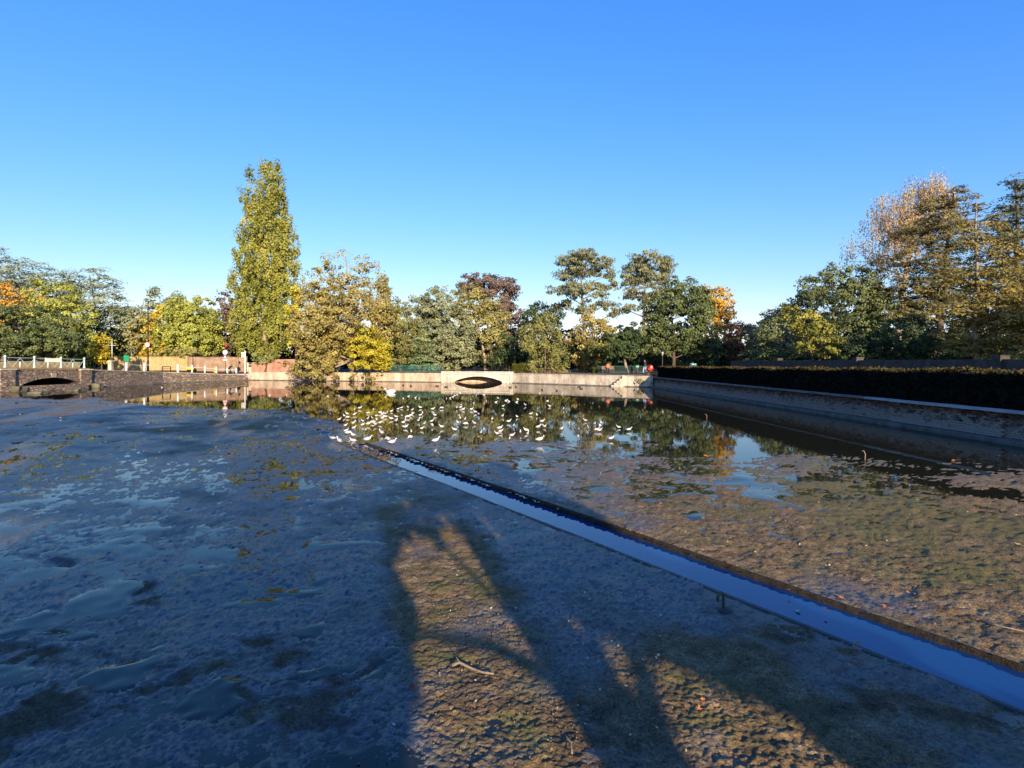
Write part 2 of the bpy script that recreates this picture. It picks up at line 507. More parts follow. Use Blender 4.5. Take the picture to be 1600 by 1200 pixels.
# ------------------------------------------------------------------ pond bed and water
A_SH = np.array([-1.4, -.89, -.73, -.62, -.44, -.31, -.25, -.11, .0, .11, .22, .33, .5, .7, 1.4])
Y_SH = np.array([46, 46, 45, 37, 35, 29.5, 24.5, 23.8, 23.2, 22.6, 21.0, 18.0, 17.0, 16.0, 15.0])
CH_D = np.array([.551, -.834]); CH_N = np.array([.834, .551])
CH0, CH1 = 6.02, 6.86                                     # offsets of the channel's two sides
CH_BEND = -15.0*1.0                                       # along-coordinate where the straight reach begins
ch_t0 = -5.85*.551 - 20.0*.834 - .2                       # along coordinate of the bend
mid_pts = [(-5.55, 20.9), (-5.2, 23), (-5.0, 30), (-5.2, 45), (-4.9, 80)]

puddles = [(40,832,60,9),(215,858,70,9),(60,915,62,14),(125,958,48,13),(165,938,42,12),(60,985,40,14),(330,828,26,6),(205,840,90,6),(110,1000,30,12),
           (430,1000,30,17),(510,910,16,11),(60,1072,48,28),(235,1048,42,28),(270,1015,40,13),(380,1125,60,40),(600,1042,26,18),(350,878,50,9),(300,900,40,8),
           (390,955,40,10),(150,880,60,8),(480,1080,35,18),(470,935,50,8),(300,960,35,9),(245,790,60,6),(80,790,70,6),(420,770,60,5),(560,850,60,6),
           (1150,750,60,16),(1185,775,30,14),(825,735,42,13),(1090,805,40,9),(1200,838,22,8),(775,722,60,7),(1060,770,30,8),(900,720,60,6),(980,735,50,6)]
rusts = [(300,910,24,14),(90,900,22,5),(80,862,22,8),(300,788,14,4),(325,875,12,6),(405,790,14,4),(160,880,14,4),(590,822,34,14),(640,790,24,16),(235,815,12,3),
         (270,985,30,12),(700,850,12,6)]
algaes = [(735,905,30,14),(690,930,24,14),(610,757,40,5),(450,680,70,14),(690,975,26,12),(700,1050,70,16),(830,1160,40,30),(1050,1080,34,22),(1100,1140,60,14),(560,650,20,14),
          (440,650,60,10),(280,655,30,4),(60,700,60,6),(415,665,40,12),(760,930,24,24),(1180,930,50,14),(830,1000,30,10),(1400,790,200,70),(1300,700,160,30),(1520,900,120,40)]
mats_ = [(120,1030,110,16),(300,1060,120,22),(150,1120,140,40),(520,1130,80,60),(380,1020,70,12),(60,890,80,8),(230,930,60,10),(560,1060,60,30),(60,1000,60,8),(900,1120,120,40),
         (1230,1010,110,30),(1400,1130,160,30)]

def spots(x, y, L, warp):
    """soft-edged patches of mud; each is an ellipse on the ground with a ragged edge"""
    t = np.zeros_like(x)
    wx = fbm(x, y, 1.1, 4, 91)*warp; wy = fbm(x, y, 1.1, 4, 137)*warp
    for px, py, rx, ry in L:
        Y = F*EYE/(py-HY); X = (px-800)/F*Y
        ax = rx/F*Y; ay = ry*Y*Y/(F*EYE)
        s = min(ax, ay)*.9
        d = ((x+wx*s-X)/ax)**2 + ((y+wy*s-Y)/ay)**2
        t = np.maximum(t, np.clip(1.25-d*.8, 0, 1))
    return t

def fields(x, y):
    yy = np.maximum(y, .5)
    ys = np.interp(x/yy, A_SH, Y_SH)
    e = np.clip(.0085*(ys - y), -.10, .085)
    side = x*CH_N[0] + y*CH_N[1]
    e = e - .016*sstep(6.9, 8.5, side)*sstep(6, 13, y)
    e = e + .05*sstep(6.9, 9, side)*sstep(9, 13, y)*(1-sstep(17, 24, y))*fbm(x*.7, y*1.3, .55, 4, 19)
    # deep strip that leads from the bend to the far bridge
    for (xa, ya), (xb, yb) in zip(mid_pts[:-1], mid_pts[1:]):
        t = np.clip(((x-xa)*(xb-xa)+(y-ya)*(yb-ya))/((xb-xa)**2+(yb-ya)**2), 0, 1)
        d = np.hypot(x-xa-t*(xb-xa), y-ya-t*(yb-ya))
        e = e - .09*np.exp(-(d/(.55+.04*np.maximum(ya-20, 0)))**4)
    lx = np.interp(y, [14, 46, 54, 64, 77, 90], [-53, -49, -48, -46.9, -46.5, -41.2])
    e = e + .16*np.exp(-np.clip(x-lx, 0, 20)/1.6)*(y < 95)
    e = e + .020*fbm(x, y, .30, 4, 5) + .010*fbm(x*1.0, y*.45, .9, 3, 23)
    return e

def build_bed():
    rs = [1.6]
    while rs[-1] < 112:
        r = rs[-1]
        rs.append(r + min(max(r*r/1750.0, .012), .45))
    rs = np.array(rs)
    th = np.radians(np.linspace(-54, 54, 581))
    R, T = np.meshgrid(rs, th, indexing='ij')
    x = (R*np.sin(T)); y = (R*np.cos(T))
    e = fields(x, y)
    near = 1 - sstep(18, 60, R)
    rough = .5 + .5*sstep(-.35, .35, fbm(x, y, .5, 3, 77))
    relief = (.016*fbm(x, y, 2.2, 3, 41) + .022*fbm(x, y, 6, 3, 59))*(.6+.4*rough) + (.016*fbm(x, y, 15, 3, 63)*(.45+.55*rough) + .016*fbm(x, y, 34, 2, 67))*near
    pud = spots(x, y, puddles, 3.2)
    side = x*CH_N[0] + y*CH_N[1]; along = x*CH_D[0] + y*CH_D[1]
    inch = (side > CH0-.02) & (side < CH1+.03) & (along > ch_t0-.3)
    mt = spots(x, y, mats_, 3.4)*sstep(-.45, .25, fbm(x, y, 4.5, 4, 97))
    # how much of the ground a film of water covers; sunlit strips count as dry
    w = .56 + .55*fbm(x, y, .35, 4, 88) + .30*fbm(x, y, 1.6, 3, 89) - .22*sstep(-3, -11, x)*sstep(13, 20, y)
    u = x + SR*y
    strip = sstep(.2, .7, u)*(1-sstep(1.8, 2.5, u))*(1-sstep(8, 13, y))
    w = w - .60*strip  # sunlit strip put into the mud colour, laid along the shadow lines
    w = w - .55*sstep(1.9, 2.5, u)*(1-sstep(3.4, 4.4, u))*(1-sstep(5.5, 8, y)) - .2*sstep(2.2, 3.2, u)*(side < CH0)*(1-sstep(5, 10, y))  # second sunlit patch painted into the mud the same way
    w = np.where(side > CH1, w - .65*(1-sstep(8.5, 14, y)), w)
    w = np.clip(w, 0, 1) - .5*mt
    lvl = -.022 + .027*np.clip(w, 0, 1)
    bed = e + relief*(1-.30*np.clip(pud*1.4, 0, 1)) - .007*pud
    lvl = np.maximum(lvl, -.018 + (.019+.010*fbm(x, y, 3.5, 3, 93))*np.clip(pud*1.5, 0, 1))
    bed = np.where(inch, -.40, bed)
    W = np.maximum(0, e + lvl)
    wet = np.clip((W - bed)/.03, 0, 1)
    nr, nt_ = x.shape
    idx = np.arange(nr*nt_).reshape(nr, nt_)
    q = np.stack([idx[:-1, :-1], idx[:-1, 1:], idx[1:, 1:], idx[1:, :-1]], -1).reshape(-1, 4)
    v = np.stack([x, y, bed], -1).reshape(-1, 3)
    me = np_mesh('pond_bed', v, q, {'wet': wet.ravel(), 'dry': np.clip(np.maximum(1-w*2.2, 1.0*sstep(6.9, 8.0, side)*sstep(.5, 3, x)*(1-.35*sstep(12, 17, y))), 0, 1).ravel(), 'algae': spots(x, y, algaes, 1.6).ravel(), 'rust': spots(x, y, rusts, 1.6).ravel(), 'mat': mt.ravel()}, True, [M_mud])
    tag(obj('pond_bed', me), 'wet dark mud and algae of the drained pond bed', kind='structure')
    # water sheet
    i2 = idx[::2, ::2]
    W2 = W[::2, ::2]; b2 = bed[::2, ::2]
    # smooth the sheet a little so that it mirrors cleanly
    keep = (W2 > b2 - .02) & ~inch[::2, ::2]
    kq = keep[:-1, :-1] | keep[1:, :-1] | keep[:-1, 1:] | keep[1:, 1:]
    kq &= ~(inch[::2, ::2][:-1, :-1] & inch[::2, ::2][1:, 1:])
    n2r, n2t = W2.shape
    id2 = np.arange(n2r*n2t).reshape(n2r, n2t)
    q2 = np.stack([id2[:-1, :-1], id2[:-1, 1:], id2[1:, 1:], id2[1:, :-1]], -1)[kq].reshape(-1, 4)
    v2 = np.stack([x[::2, ::2], y[::2, ::2], W2], -1).reshape(-1, 3)
    used = np.unique(q2); rem = -np.ones(len(v2), np.int64); rem[used] = np.arange(len(used))
    me = np_mesh('pond_water', v2[used], rem[q2], smooth=True, mats=[M_water])
    tag(obj('pond_water', me), 'shallow pond water and puddles mirroring trees and sky', kind='structure')
build_bed()

def cpt(al, si, z): return (al*CH_D[0]+si*CH_N[0], al*CH_D[1]+si*CH_N[1], z)
def lip_z(al, si):
    x, y, _ = cpt(al, si, 0)
    return float(fields(np.array([x]), np.array([y]))[0])
def build_channel():
    t1 = 6.0
    # water strip
    v = []; f = []
    n = 24
    for i in range(n+1):
        a = ch_t0 - .6 + (t1-ch_t0+.6)*i/n
        wz = .052*i/n; v += [cpt(a, CH0-.05, wz), cpt(a, CH1+.05, wz)]
    for i in range(n): f.append((2*i+2, 2*i+3, 2*i+1, 2*i))
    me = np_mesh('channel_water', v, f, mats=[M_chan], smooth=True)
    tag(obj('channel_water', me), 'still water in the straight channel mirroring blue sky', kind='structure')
    # near kerb: clean concrete; far lip: ragged and mossy
    for nm, s0, s1, m_, rag, lab in (('channel_kerb', CH0-.07, CH0, M_dirtconc, .0, 'low concrete kerb along the near side of the channel'),
                                   ('channel_lip', CH1, CH1+.07, M_moss, .048, 'ragged mossy lip along the far side of the channel')):
        v = []; f = []
        al = np.linspace(ch_t0-.2, t1, 420)
        for i, a in enumerate(al):
            z = lip_z(a, s1 if rag else s0) + (.006 if not rag else .012)
            j0 = (rag*(rnd.random()-.7)) if rag else 0
            zz = z + (rag*.7*(rnd.random()-.5) if rag else .003*rnd.random())
            if rag: ring = [(s0-j0*.3, -.3), (s0+j0*.6-.01, zz-.035), (s0+.02+j0*.3, zz), (s1, z-.006), (s1, -.3)]
            else: ring = [(s0, -.3), (s0, z-.002), (s0+.03, zz), (s1, zz), (s1, -.3)]
            for si, zq in ring: v.append(cpt(a, si, max(zq, -.3)))
            if i:
                b = 5*(i-1)
                for k in range(4): f.append((b+k, b+k+1, b+k+6, b+k+5))
        me = np_mesh(nm, v, f, mats=[m_], smooth=False)
        tag(obj(nm, me), lab, kind='structure')
        # mud drawn up to the edge
        v = []; f = []; al = np.linspace(ch_t0-.2, t1, 700); offs = np.linspace(.02, .42, 9)
        for i, a in enumerate(al):
            for o_ in offs:
                si = (s0 + .02 - o_) if not rag else (s1 - .02 + o_)
                x_, y_, _ = cpt(a, si, 0); v.append((x_, y_, 0))
        v = np.array(v); v[:, 2] = fields(v[:, 0], v[:, 1]) - .006 + .016*fbm(v[:, 0], v[:, 1], 9, 3, 61) - .02*np.tile((offs > .35), len(al))
        idx = np.arange(len(v)).reshape(len(al), len(offs))
        q = np.stack([idx[:-1, :-1], idx[1:, :-1], idx[1:, 1:], idx[:-1, 1:]], -1).reshape(-1, 4)
        if not rag: q = q[:, ::-1]
        me = np_mesh('mud_edge', v, q, {'dry': np.full(len(v), 1.0 if rag else .3)}, True, [M_mud])
        tag(obj('mud_edge', me), 'mud lying against the edge of the channel', kind='structure')
build_channel()

# ------------------------------------------------------------------ right-hand retaining wall of brick
def build_right_wall():
    root = empty('brick_wall', (RW(40), 40, 0), 'long low brick retaining wall with limewash stains below the clipped dark hedge', 'wall')
    inv = Vector(root.location)
    y0, y1 = -1.0, far_wall_R[-1].y
    L = math.hypot(y1-y0, RW(y1)-RW(y0))
    d = Vector((RW(y1)-RW(y0), y1-y0, 0)).normalized(); n = Vector((d.y, -d.x, 0))   # n points away from the pond
    o0 = Vector((RW(y0), y0, 0))
    def W(s, off, z): return o0 + d*s + n*off + Vector((0, 0, z)) - inv
    toe = MB(); core = MB()
    def strip(mb, prof, ds=2.0, jit=0.0):
        k = int(L/ds); vs_ = []; fs = []
        for i in range(k+1):
            s = L*i/k
            for off, z in prof: vs_.append(W(s, off+jit*(rnd.random()-.5), z+jit*(rnd.random()-.5)))
        m = len(prof)
        for i in range(k):
            for j in range(m-1): fs.append((i*m+j, i*m+j+1, (i+1)*m+j+1, (i+1)*m+j))
        mb.add(vs_, fs)
    strip(toe, [(-.34, -.4), (-.30, .10), (-.28, .16), (-.03, .20), (-.03, -.1)], .8, .018)
    toe.build('concrete_toe', M_toe, root)
    strip(core, [(.0, .1), (.112, 1.1), (.6, 1.1), (.6, .1)])
    core.build('wall_core', M_mortar, root)
    # bricks
    H0, C, ST = .195, .0755, .2275
    me_b = []
    for k in range(10):
        mb = MB().box(-.104, -.012, -.0325, .104, .10, .0325)
        me = mb.mesh('brick', M_brick)
        a = me.attributes.new('tint', 'FLOAT', 'POINT'); a.data.foreach_set('value', [k/9.0]*len(me.vertices))
        me_b.append(me)
    rotz = math.atan2(d.y, d.x)
    stuff_v = []; stuff_f = []; stuff_t = []
    count = 0
    unit = [(-.104,-.012,-.0325),(.104,-.012,-.0325),(.104,.06,-.0325),(-.104,.06,-.0325),(-.104,-.012,.0325),(.104,-.012,.0325),(.104,.06,.0325),(-.104,.06,.0325)]
    uf = [(0,1,5,4),(1,2,6,5),(3,0,4,7),(4,5,6,7),(3,2,1,0)]
    s_start = 21.6          # the first brick the photograph shows, seen from the path
    for c in range(12):
        z = H0 + C*(c+.5)
        off = .112*(z-.1)/1.0
        for i in range(int(L/ST)):
            s = i*ST + (ST/2 if c % 2 else 0) + .12
            if s < 11: continue
            t = rnd.random()
            p = W(s, off + rnd.uniform(-.006, .006) + .002, z + rnd.uniform(-.002, .002))
            if rnd.random() < .012: continue                      # a few have fallen out
            if s_start <= s < s_start + 5.75 and count < 299:
                o = obj('brick', me_b[int(t*9.99)], root, p)
                o.rotation_euler = (0, 0, rotz + rnd.uniform(-.006, .006))
                count += 1
            else:
                b = len(stuff_v); cr, sr = math.cos(rotz), math.sin(rotz)
                for ux, uy, uz in unit:
                    stuff_v.append((p.x+ux*cr+uy*(n.x), p.y+ux*sr+uy*(n.y), p.z+uz))
                stuff_f += [tuple(b+k for k in q) for q in uf]; stuff_t += [t]*8
    me = np_mesh('brickwork', stuff_v, stuff_f, {'tint': stuff_t}, mats=[M_brick])
    o = obj('brickwork', me, root); o['kind'] = 'stuff'
    # coping stones
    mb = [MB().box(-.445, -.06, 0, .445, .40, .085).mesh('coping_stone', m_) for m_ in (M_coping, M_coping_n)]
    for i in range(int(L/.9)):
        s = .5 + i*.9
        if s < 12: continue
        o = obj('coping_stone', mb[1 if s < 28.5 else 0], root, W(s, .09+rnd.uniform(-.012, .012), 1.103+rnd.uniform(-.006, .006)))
        o.rotation_euler = (rnd.uniform(-.01, .01), rnd.uniform(-.004, .004), rotz + rnd.uniform(-.008, .008))
build_right_wall()

# ------------------------------------------------------------------ far stone bank walls
def bank_wall(name, pts, top, m_, label, coping=True, ledge=.28, batter=.12):
    root = empty(name, pts[0], label, 'wall')
    o = Vector(root.location)
    face = MB(); led = MB()
    cop_me = {}
    for i in range(len(pts)-1):
        a = Vector(pts[i]); b = Vector(pts[i+1]); d = (b-a); L = d.length; d.normalize(); n = Vector((-d.y, d.x, 0))
        k = max(1, int(L/1.6))
        tz = lambda t: (top[i]+(top[i+1]-top[i])*t) if hasattr(top, '__len__') else top
        prof = lambda t: [(0, -.3), (batter*.5, tz(t)*.5), (batter, tz(t)-.10), (1.0, tz(t)-.10)]
        v = []; f = []
        for j in range(k+1):
            t = j/k
            for off, z in prof(t): v.append(a + d*L*t + n*(off+rnd.uniform(-.02, .02)) + Vector((0, 0, z)) - o)
        for j in range(k):
            for q in range(3): f.append((j*4+q, j*4+4+q, j*4+5+q, j*4+q+1))
        face.add(v, f)
        lv = []; lf = []
        for j in range(k+1):
            for off, z in ((-ledge, -.3), (-ledge, .07), (-.02, .11)): lv.append(a + d*L*j/k + n*(off+rnd.uniform(-.03, .03)) + Vector((0, 0, z+rnd.uniform(-.015, .015))) - o)
        for j in range(k):
            for q in range(2): lf.append((j*3+q, j*3+3+q, j*3+4+q, j*3+q+1))
        led.add(lv, lf)
        if coping:
            cl = L/k
            for j in range(k):
                t = (j+.5)/k
                key = round(cl, 2)
                if key not in cop_me: cop_me[key] = MB().box(-cl/2+.012, -.05, 0, cl/2-.012, .42, .10).mesh('coping_stone', M_stone_w)
                p = a + d*L*t + n*(batter+rnd.uniform(-.015, .015)) + Vector((0, 0, tz(t)-.098)) - o
                c = obj('coping_stone', cop_me[key], root, p)
                c.rotation_euler = (0, math.atan2(-(tz(1)-tz(0)), L), math.atan2(d.y, d.x)+rnd.uniform(-.006, .006))
    face.build('wall_face', m_, root)
    led.build('ledge', M_conc, root)
    return root

bank_wall('bank_wall', far_wall_L, [1.28, 1.28, 1.30], M_stone_p, 'sunlit pinkish stone bank wall running from the red brick wall to the white bridge')
bank_wall('bank_wall', far_wall_R, [1.34, 1.30, 1.28], M_stone_w, 'sunlit stone bank wall between the white bridge and the dark hedge')
bank_wall('road_wall', [Vector((x, y, 0)) for x, y, z in left_pts[3:]], [z for x, y, z in left_pts[3:]], M_rubble, 'brown rubble road wall sloping down from the old bridge to the corner', ledge=.7, batter=.2)
bank_wall('road_wall', [Vector((x, y, 0)) for x, y, z in left_pts[:3]], [z for x, y, z in left_pts[:3]], M_rubble, 'dark rubble wall before the old road bridge', ledge=.5)
# near bank under the photographer
o = MB().box(-54, -1.9, -.5, 19, -.9, 1.3).build('near_bank', M_conc)
tag(o, 'concrete edge of the near bank below the path', kind='structure')
# far path strip
def strip_path(name, pts, w0, w1, z, m_, label):
    v = []; f = []
    for p in pts: v += [(p.x, p.y+w0, z), (p.x, p.y+w1, z)]
    for i in range(len(pts)-1): f.append((2*i, 2*i+2, 2*i+3, 2*i+1))
    tag(obj(name, np_mesh(name, v, f, mats=[m_])), label, kind='structure')
strip_path('path', far_wall_R, .6, 4.0, 1.40, M_path, 'orange sunlit path along the far bank')
strip_path('path', far_wall_L[1:], .6, 3.0, 1.40, M_path, 'pale path behind the pinkish bank wall')

# ------------------------------------------------------------------ white arched bridge in the far bank
def arch_bridge():
    a = G(690, 597.4); b = G(802, 598.6)
    root = empty('arch_bridge', ((a+b)/2), 'small white stone footbridge with a low arch in the far bank', 'bridge')
    o = Vector(root.location)
    d = (b-a); L = d.length; d.normalize(); n = Vector((-d.y, d.x, 0))
    def W(s, off, z): return a + d*s + n*off + Vector((0, 0, z)) - o
    s0, s1, hz, top = L*.165, L*.875, .86, 1.40
    k = 20
    arc = [(s0+(s1-s0)*i/k, .02 + hz*math.sin(PI*i/k)**.75 if 0 < i < k else -.3) for i in range(k+1)]
    fm = MB()
    for off in (-.05, 3.6):
        v = []; f = []
        for s, z in arc: v += [W(s, off, z), W(s, off, top)]
        for i in range(k): f.append((2*i, 2*i+2, 2*i+3, 2*i+1))
        fm.add(v, f)
        fm.add([W(0, off, -.3), W(s0, off, -.3), W(s0, off, top), W(0, off, top)], [(0, 1, 2, 3)])
        fm.add([W(s1, off, -.3), W(L, off, -.3), W(L, off, top), W(s1, off, top)], [(0, 1, 2, 3)])
    fm.add([W(0, -.05, top), W(L, -.05, top), W(L, 3.6, top), W(0, 3.6, top)], [(0, 1, 2, 3)])
    fm.add([W(0, -.05, -.3), W(0, -.05, top), W(0, 3.6, top), W(0, 3.6, -.3)], [(0, 1, 2, 3)])
    fm.add([W(L, -.05, -.3), W(L, -.05, top), W(L, 3.6, top), W(L, 3.6, -.3)], [(0, 1, 2, 3)])
    fm.build('bridge_face', M_stone_br, root)
    br = MB(); v = []; f = []
    for s, z in arc: v += [W(s, -.05, z), W(s, 3.6, z)]
    for i in range(k): f.append((2*i, 2*i+1, 2*i+3, 2*i+2))
    br.add(v, f); br.build('vault', M_stone_w, root)
    rg = MB(); v = []; f = []
    for i, (s, z) in enumerate(arc):
        nx = (s-(s0+s1)/2)/(s1-s0); r_ = .20
        v += [W(s, -.10, z-.01), W(s+nx*.25, -.10, z+r_), W(s+nx*.25, -.04, z+r_), W(s, -.04, z-.01)]
    for i in range(1, k-1):
        for q in range(3): f.append((4*i+q, 4*i+q+1, 4*i+5+q, 4*i+4+q))
    rg.add(v, f); rg.build('arch_ring', M_stone_br, root)
    for s, w_ in ((.25, .5), (L-.25, .5)):
        MB().box(-w_/2, -.16, -.3, w_/2, .25, top+.06).build('pier', M_stone_br, root, W(s, 0, 0)).rotation_euler = (0, 0, math.atan2(d.y, d.x))
    q = int(L/1.1)
    me = MB().box(-L/q/2+.01, -.14, 0, L/q/2-.01, .30, .09).mesh('coping_stone', M_stone_br)
    for i in range(q):
        c = obj('coping_stone', me, root, W((i+.5)*L/q, 0, top+.062)); c.rotation_euler = (0, 0, math.atan2(d.y, d.x))
    sc_ = MB(); sc_.box(-L/2+.5, -.13, 0, L/2-.5, -.04, .07).build('string_course', M_stone_w, root, W(L/2, 0, 1.12)).rotation_euler = (0, 0, math.atan2(d.y, d.x))
    bk = MB(); bk.add([W(s0-.5, 1.5, -.3), W(s1+.5, 2.6, -.3), W(s1+.5, 2.6, 1.3), W(s0-.5, 1.5, 1.3)], [(0, 1, 2, 3)])
    bk.build('culvert_wall', M_stone_p, root)
arch_bridge()

# ------------------------------------------------------------------ old road bridge at the far end of the road wall
def road_bridge():
    A = Vector((-48.0, 54, 0)); B = Vector((-46.9, 64, 0))
    root = empty('road_bridge', (A+B)/2, 'old rubble stone road bridge with a low dark arch and boulders at its foot', 'bridge')
    o = Vector(root.location); d = (B-A); L = d.length; d.normalize(); n = Vector((-d.y, d.x, 0))
    def W(s, off, z): return A + d*s + n*off + Vector((0, 0, z)) - o
    tz = lambda s: 2.22 - .17*s/L
    s0, s1, hz = 1.9, 8.9, .72
    k = 18
    arc = [(s0+(s1-s0)*i/k, .52+hz*math.sin(PI*i/k)**.8 if 0 < i < k else -.3) for i in range(k+1)]
    ap = MB(); ap.box(-(s1-s0)/2-.4, -.55, -.3, (s1-s0)/2+.4, .5, .50).build('apron', M_rubble, root, W((s0+s1)/2, 0, 0)).rotation_euler = (0, 0, math.atan2(d.y, d.x))
    fm = MB(); v = []; f = []
    for s, z in arc: v += [W(s, .1, z), W(s, .1, tz(s)-.1)]
    for i in range(k): f.append((2*i, 2*i+2, 2*i+3, 2*i+1))
    fm.add(v, f)
    fm.add([W(0, .1, -.3), W(s0, .1, -.3), W(s0, .1, tz(s0)-.1), W(0, .1, tz(0)-.1)], [(0, 1, 2, 3)])
    fm.add([W(s1, .1, -.3), W(L, .1, -.3), W(L, .1, tz(L)-.1), W(s1, .1, tz(s1)-.1)], [(0, 1, 2, 3)])
    fm.build('bridge_face', M_rubble, root)
    br = MB(); v = []; f = []
    for s, z in arc: v += [W(s, .1, z), W(s, 7, z)]
    for i in range(k): f.append((2*i, 2*i+1, 2*i+3, 2*i+2))
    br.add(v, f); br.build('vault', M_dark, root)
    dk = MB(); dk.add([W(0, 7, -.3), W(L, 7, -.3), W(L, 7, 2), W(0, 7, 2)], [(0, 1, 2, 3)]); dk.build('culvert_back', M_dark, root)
    # voussoirs of the ring, one by one
    me = MB().box(-.14, -.07, 0, .14, .07, .34).mesh('voussoir', M_rubble)
    kk = 24
    for i in range(1, kk):
        t = i/kk; s = s0+(s1-s0)*t; z = .52+hz*math.sin(PI*t)**.8
        s2 = s0+(s1-s0)*(t+.005); z2 = .52+hz*math.sin(PI*(t+.005))**.8
        ang = math.atan2(z2-z, s2-s)
        c = obj('voussoir', me, root, W(s, .06+rnd.uniform(-.02, .02), z))
        c.rotation_mode = 'XYZ'; c.rotation_euler = (0, -ang, math.atan2(d.y, d.x))
    ks = MB().box(-.26, -.1, 0, .26, .1, .42).build('keystone', M_stone_w, root, W((s0+s1)/2+.2, .03, 1.27)); ks.rotation_euler = (0, 0, math.atan2(d.y, d.x))
    for s in (.7, 9.5):
        pr = MB().box(-.7, -.22, -.2, .7, .2, tz(s)-.1).build('pier', M_rubble, root, W(s, .1, 0)); pr.rotation_euler = (0, 0, math.atan2(d.y, d.x))
        cp = MB().box(-.78, -.3, 0, .78, .3, .11).build('pier_cap', M_stone_w, root, W(s, .1, tz(s)-.095)); cp.rotation_euler = (0, 0, math.atan2(d.y, d.x))
    k2 = 10
    me = MB().box(-L/k2/2+.01, -.1, 0, L/k2/2-.01, .45, .1).mesh('coping_stone', M_brownw)
    for i in range(k2):
        s = (i+.5)*L/k2
        c = obj('coping_stone', me, root, W(s, .12, tz(s)+.015)); c.rotation_euler = (0, 0, math.atan2(d.y, d.x))
    # railing: posts, rails and lattice
    rail = empty('bridge_railing', W(0, .35, tz(0)+.11)+o, 'pale green iron railing with crossed lattice on the old road bridge', 'railing')
    ro = Vector(rail.location)
    ss = [.8, 3.8, 6.8, 9.7]
    for i, s in enumerate(ss):
        p = W(s, .35, tz(s)+.11)+o-ro
        MB().lathe([(.13, 0), (.13, .12), (.09, .16), (.085, 1.0), (.12, 1.06), (.12, 1.12), (.06, 1.2)], 8, p).build('post', M_paleblue, rail)
        if i+1 < len(ss):
            s2 = ss[i+1]; p2 = W(s2, .35, tz(s2)+.11)+o-ro
            up = Vector((0, 0, 1))
            for hh in (.98, .62):
                MB().beam(p+up*hh, p2+up*hh, .045, .045).build('rail', M_paleblue, rail)
            la = MB()
            for j in range(4):
                q0 = p.lerp(p2, j/4); q1 = p.lerp(p2, (j+1)/4)
                la.beam(q0+up*(.1 if j % 2 else .96), q1+up*(.96 if j % 2 else .1), .03, .03)
            la.build('lattice', M_paleblue, rail)
            MB().lathe([(.08, 0), (.08, .5), (.04, .62)], 6, p.lerp(p2, .5)).build('short_post', M_paleblue, rail)
    # railing before the bridge
    p = W(.8, .35, tz(0)+.11)+o-ro; p2 = W(-6, .35, tz(0)+.11)+o-ro
    for hh in (.72, .45): MB().beam(p+Vector((0,0,hh)), p2+Vector((0,0,hh)), .05, .05).build('rail', M_paleblue, rail)
    # boulders
    labs = ['pale squared boulder at the outer foot of the old bridge arch', 'grey boulder beside the inner springing of the old bridge arch', 'mossy brown boulder lying in front of the dark arch', 'small pale boulder at the middle of the dark arch',
            'long grey slab in front of the arch beside the road wall']
    for (px, py, sx, sz), lab in zip(((25, 612, 1.7, .85), (152, 605.5, 1.3, .75), (60, 615, 1.5, .42), (72, 613, .6, .5), (118, 611, 1.7, .38)), labs):
        g = G(px, py)
        rock(g, sx, sz, lab)
def rock(g, sx, sz, lab):
    bm = bmesh.new(); bmesh.ops.create_icosphere(bm, subdivisions=2, radius=1)
    r2 = random.Random(len(lab)*13+int(sx*10))
    for vtx in bm.verts:
        c = vtx.co
        for a in range(3): c[a] = math.copysign(min(abs(c[a])*1.35, .85), c[a])
        c += Vector((r2.uniform(-.1, .1), r2.uniform(-.1, .1), r2.uniform(-.1, .1)))
        c.x *= sx*.46; c.y *= sx*.46; c.z *= sz*.8
    me = bpy.data.meshes.new('boulder'); bm.to_mesh(me); bm.free(); me.materials.append(M_boulder)
    tag(obj('boulder', me, None, (g.x, g.y, -.05)), lab, 'boulder', 'boulders below the old bridge')
road_bridge()

# ------------------------------------------------------------------ trees
def leaf_mesh(name, c, nrm, size, tint, mat_, aspect=1.0, up=None):
    """leaf-sized faces: centres, normals, sizes"""
    n = len(c)
    nrm = nrm/np.maximum(np.linalg.norm(nrm, axis=1, keepdims=True), 1e-6)
    if up is None: up = rng.normal(size=(n, 3))
    t = up - nrm*np.sum(up*nrm, 1, keepdims=True)
    t /= np.maximum(np.linalg.norm(t, axis=1, keepdims=True), 1e-6)
    b = np.cross(nrm, t)
    s = size[:, None]
    w = .5*s*b/aspect**.5; h = .5*s*t*aspect**.5
    k = (rng.random((n, 1))-.5)*.4
    v = np.stack([c-h, c+w+h*k, c+h, c-w+h*k], 1).reshape(-1, 3)
    q = np.arange(4*n).reshape(n, 4)
    return np_mesh(name, v, q, {'tint': np.repeat(np.clip(tint, 0, 1), 4)}, False, [mat_])

def sph(n):
    d = rng.normal(size=(n, 3)); return d/np.linalg.norm(d, axis=1, keepdims=True)

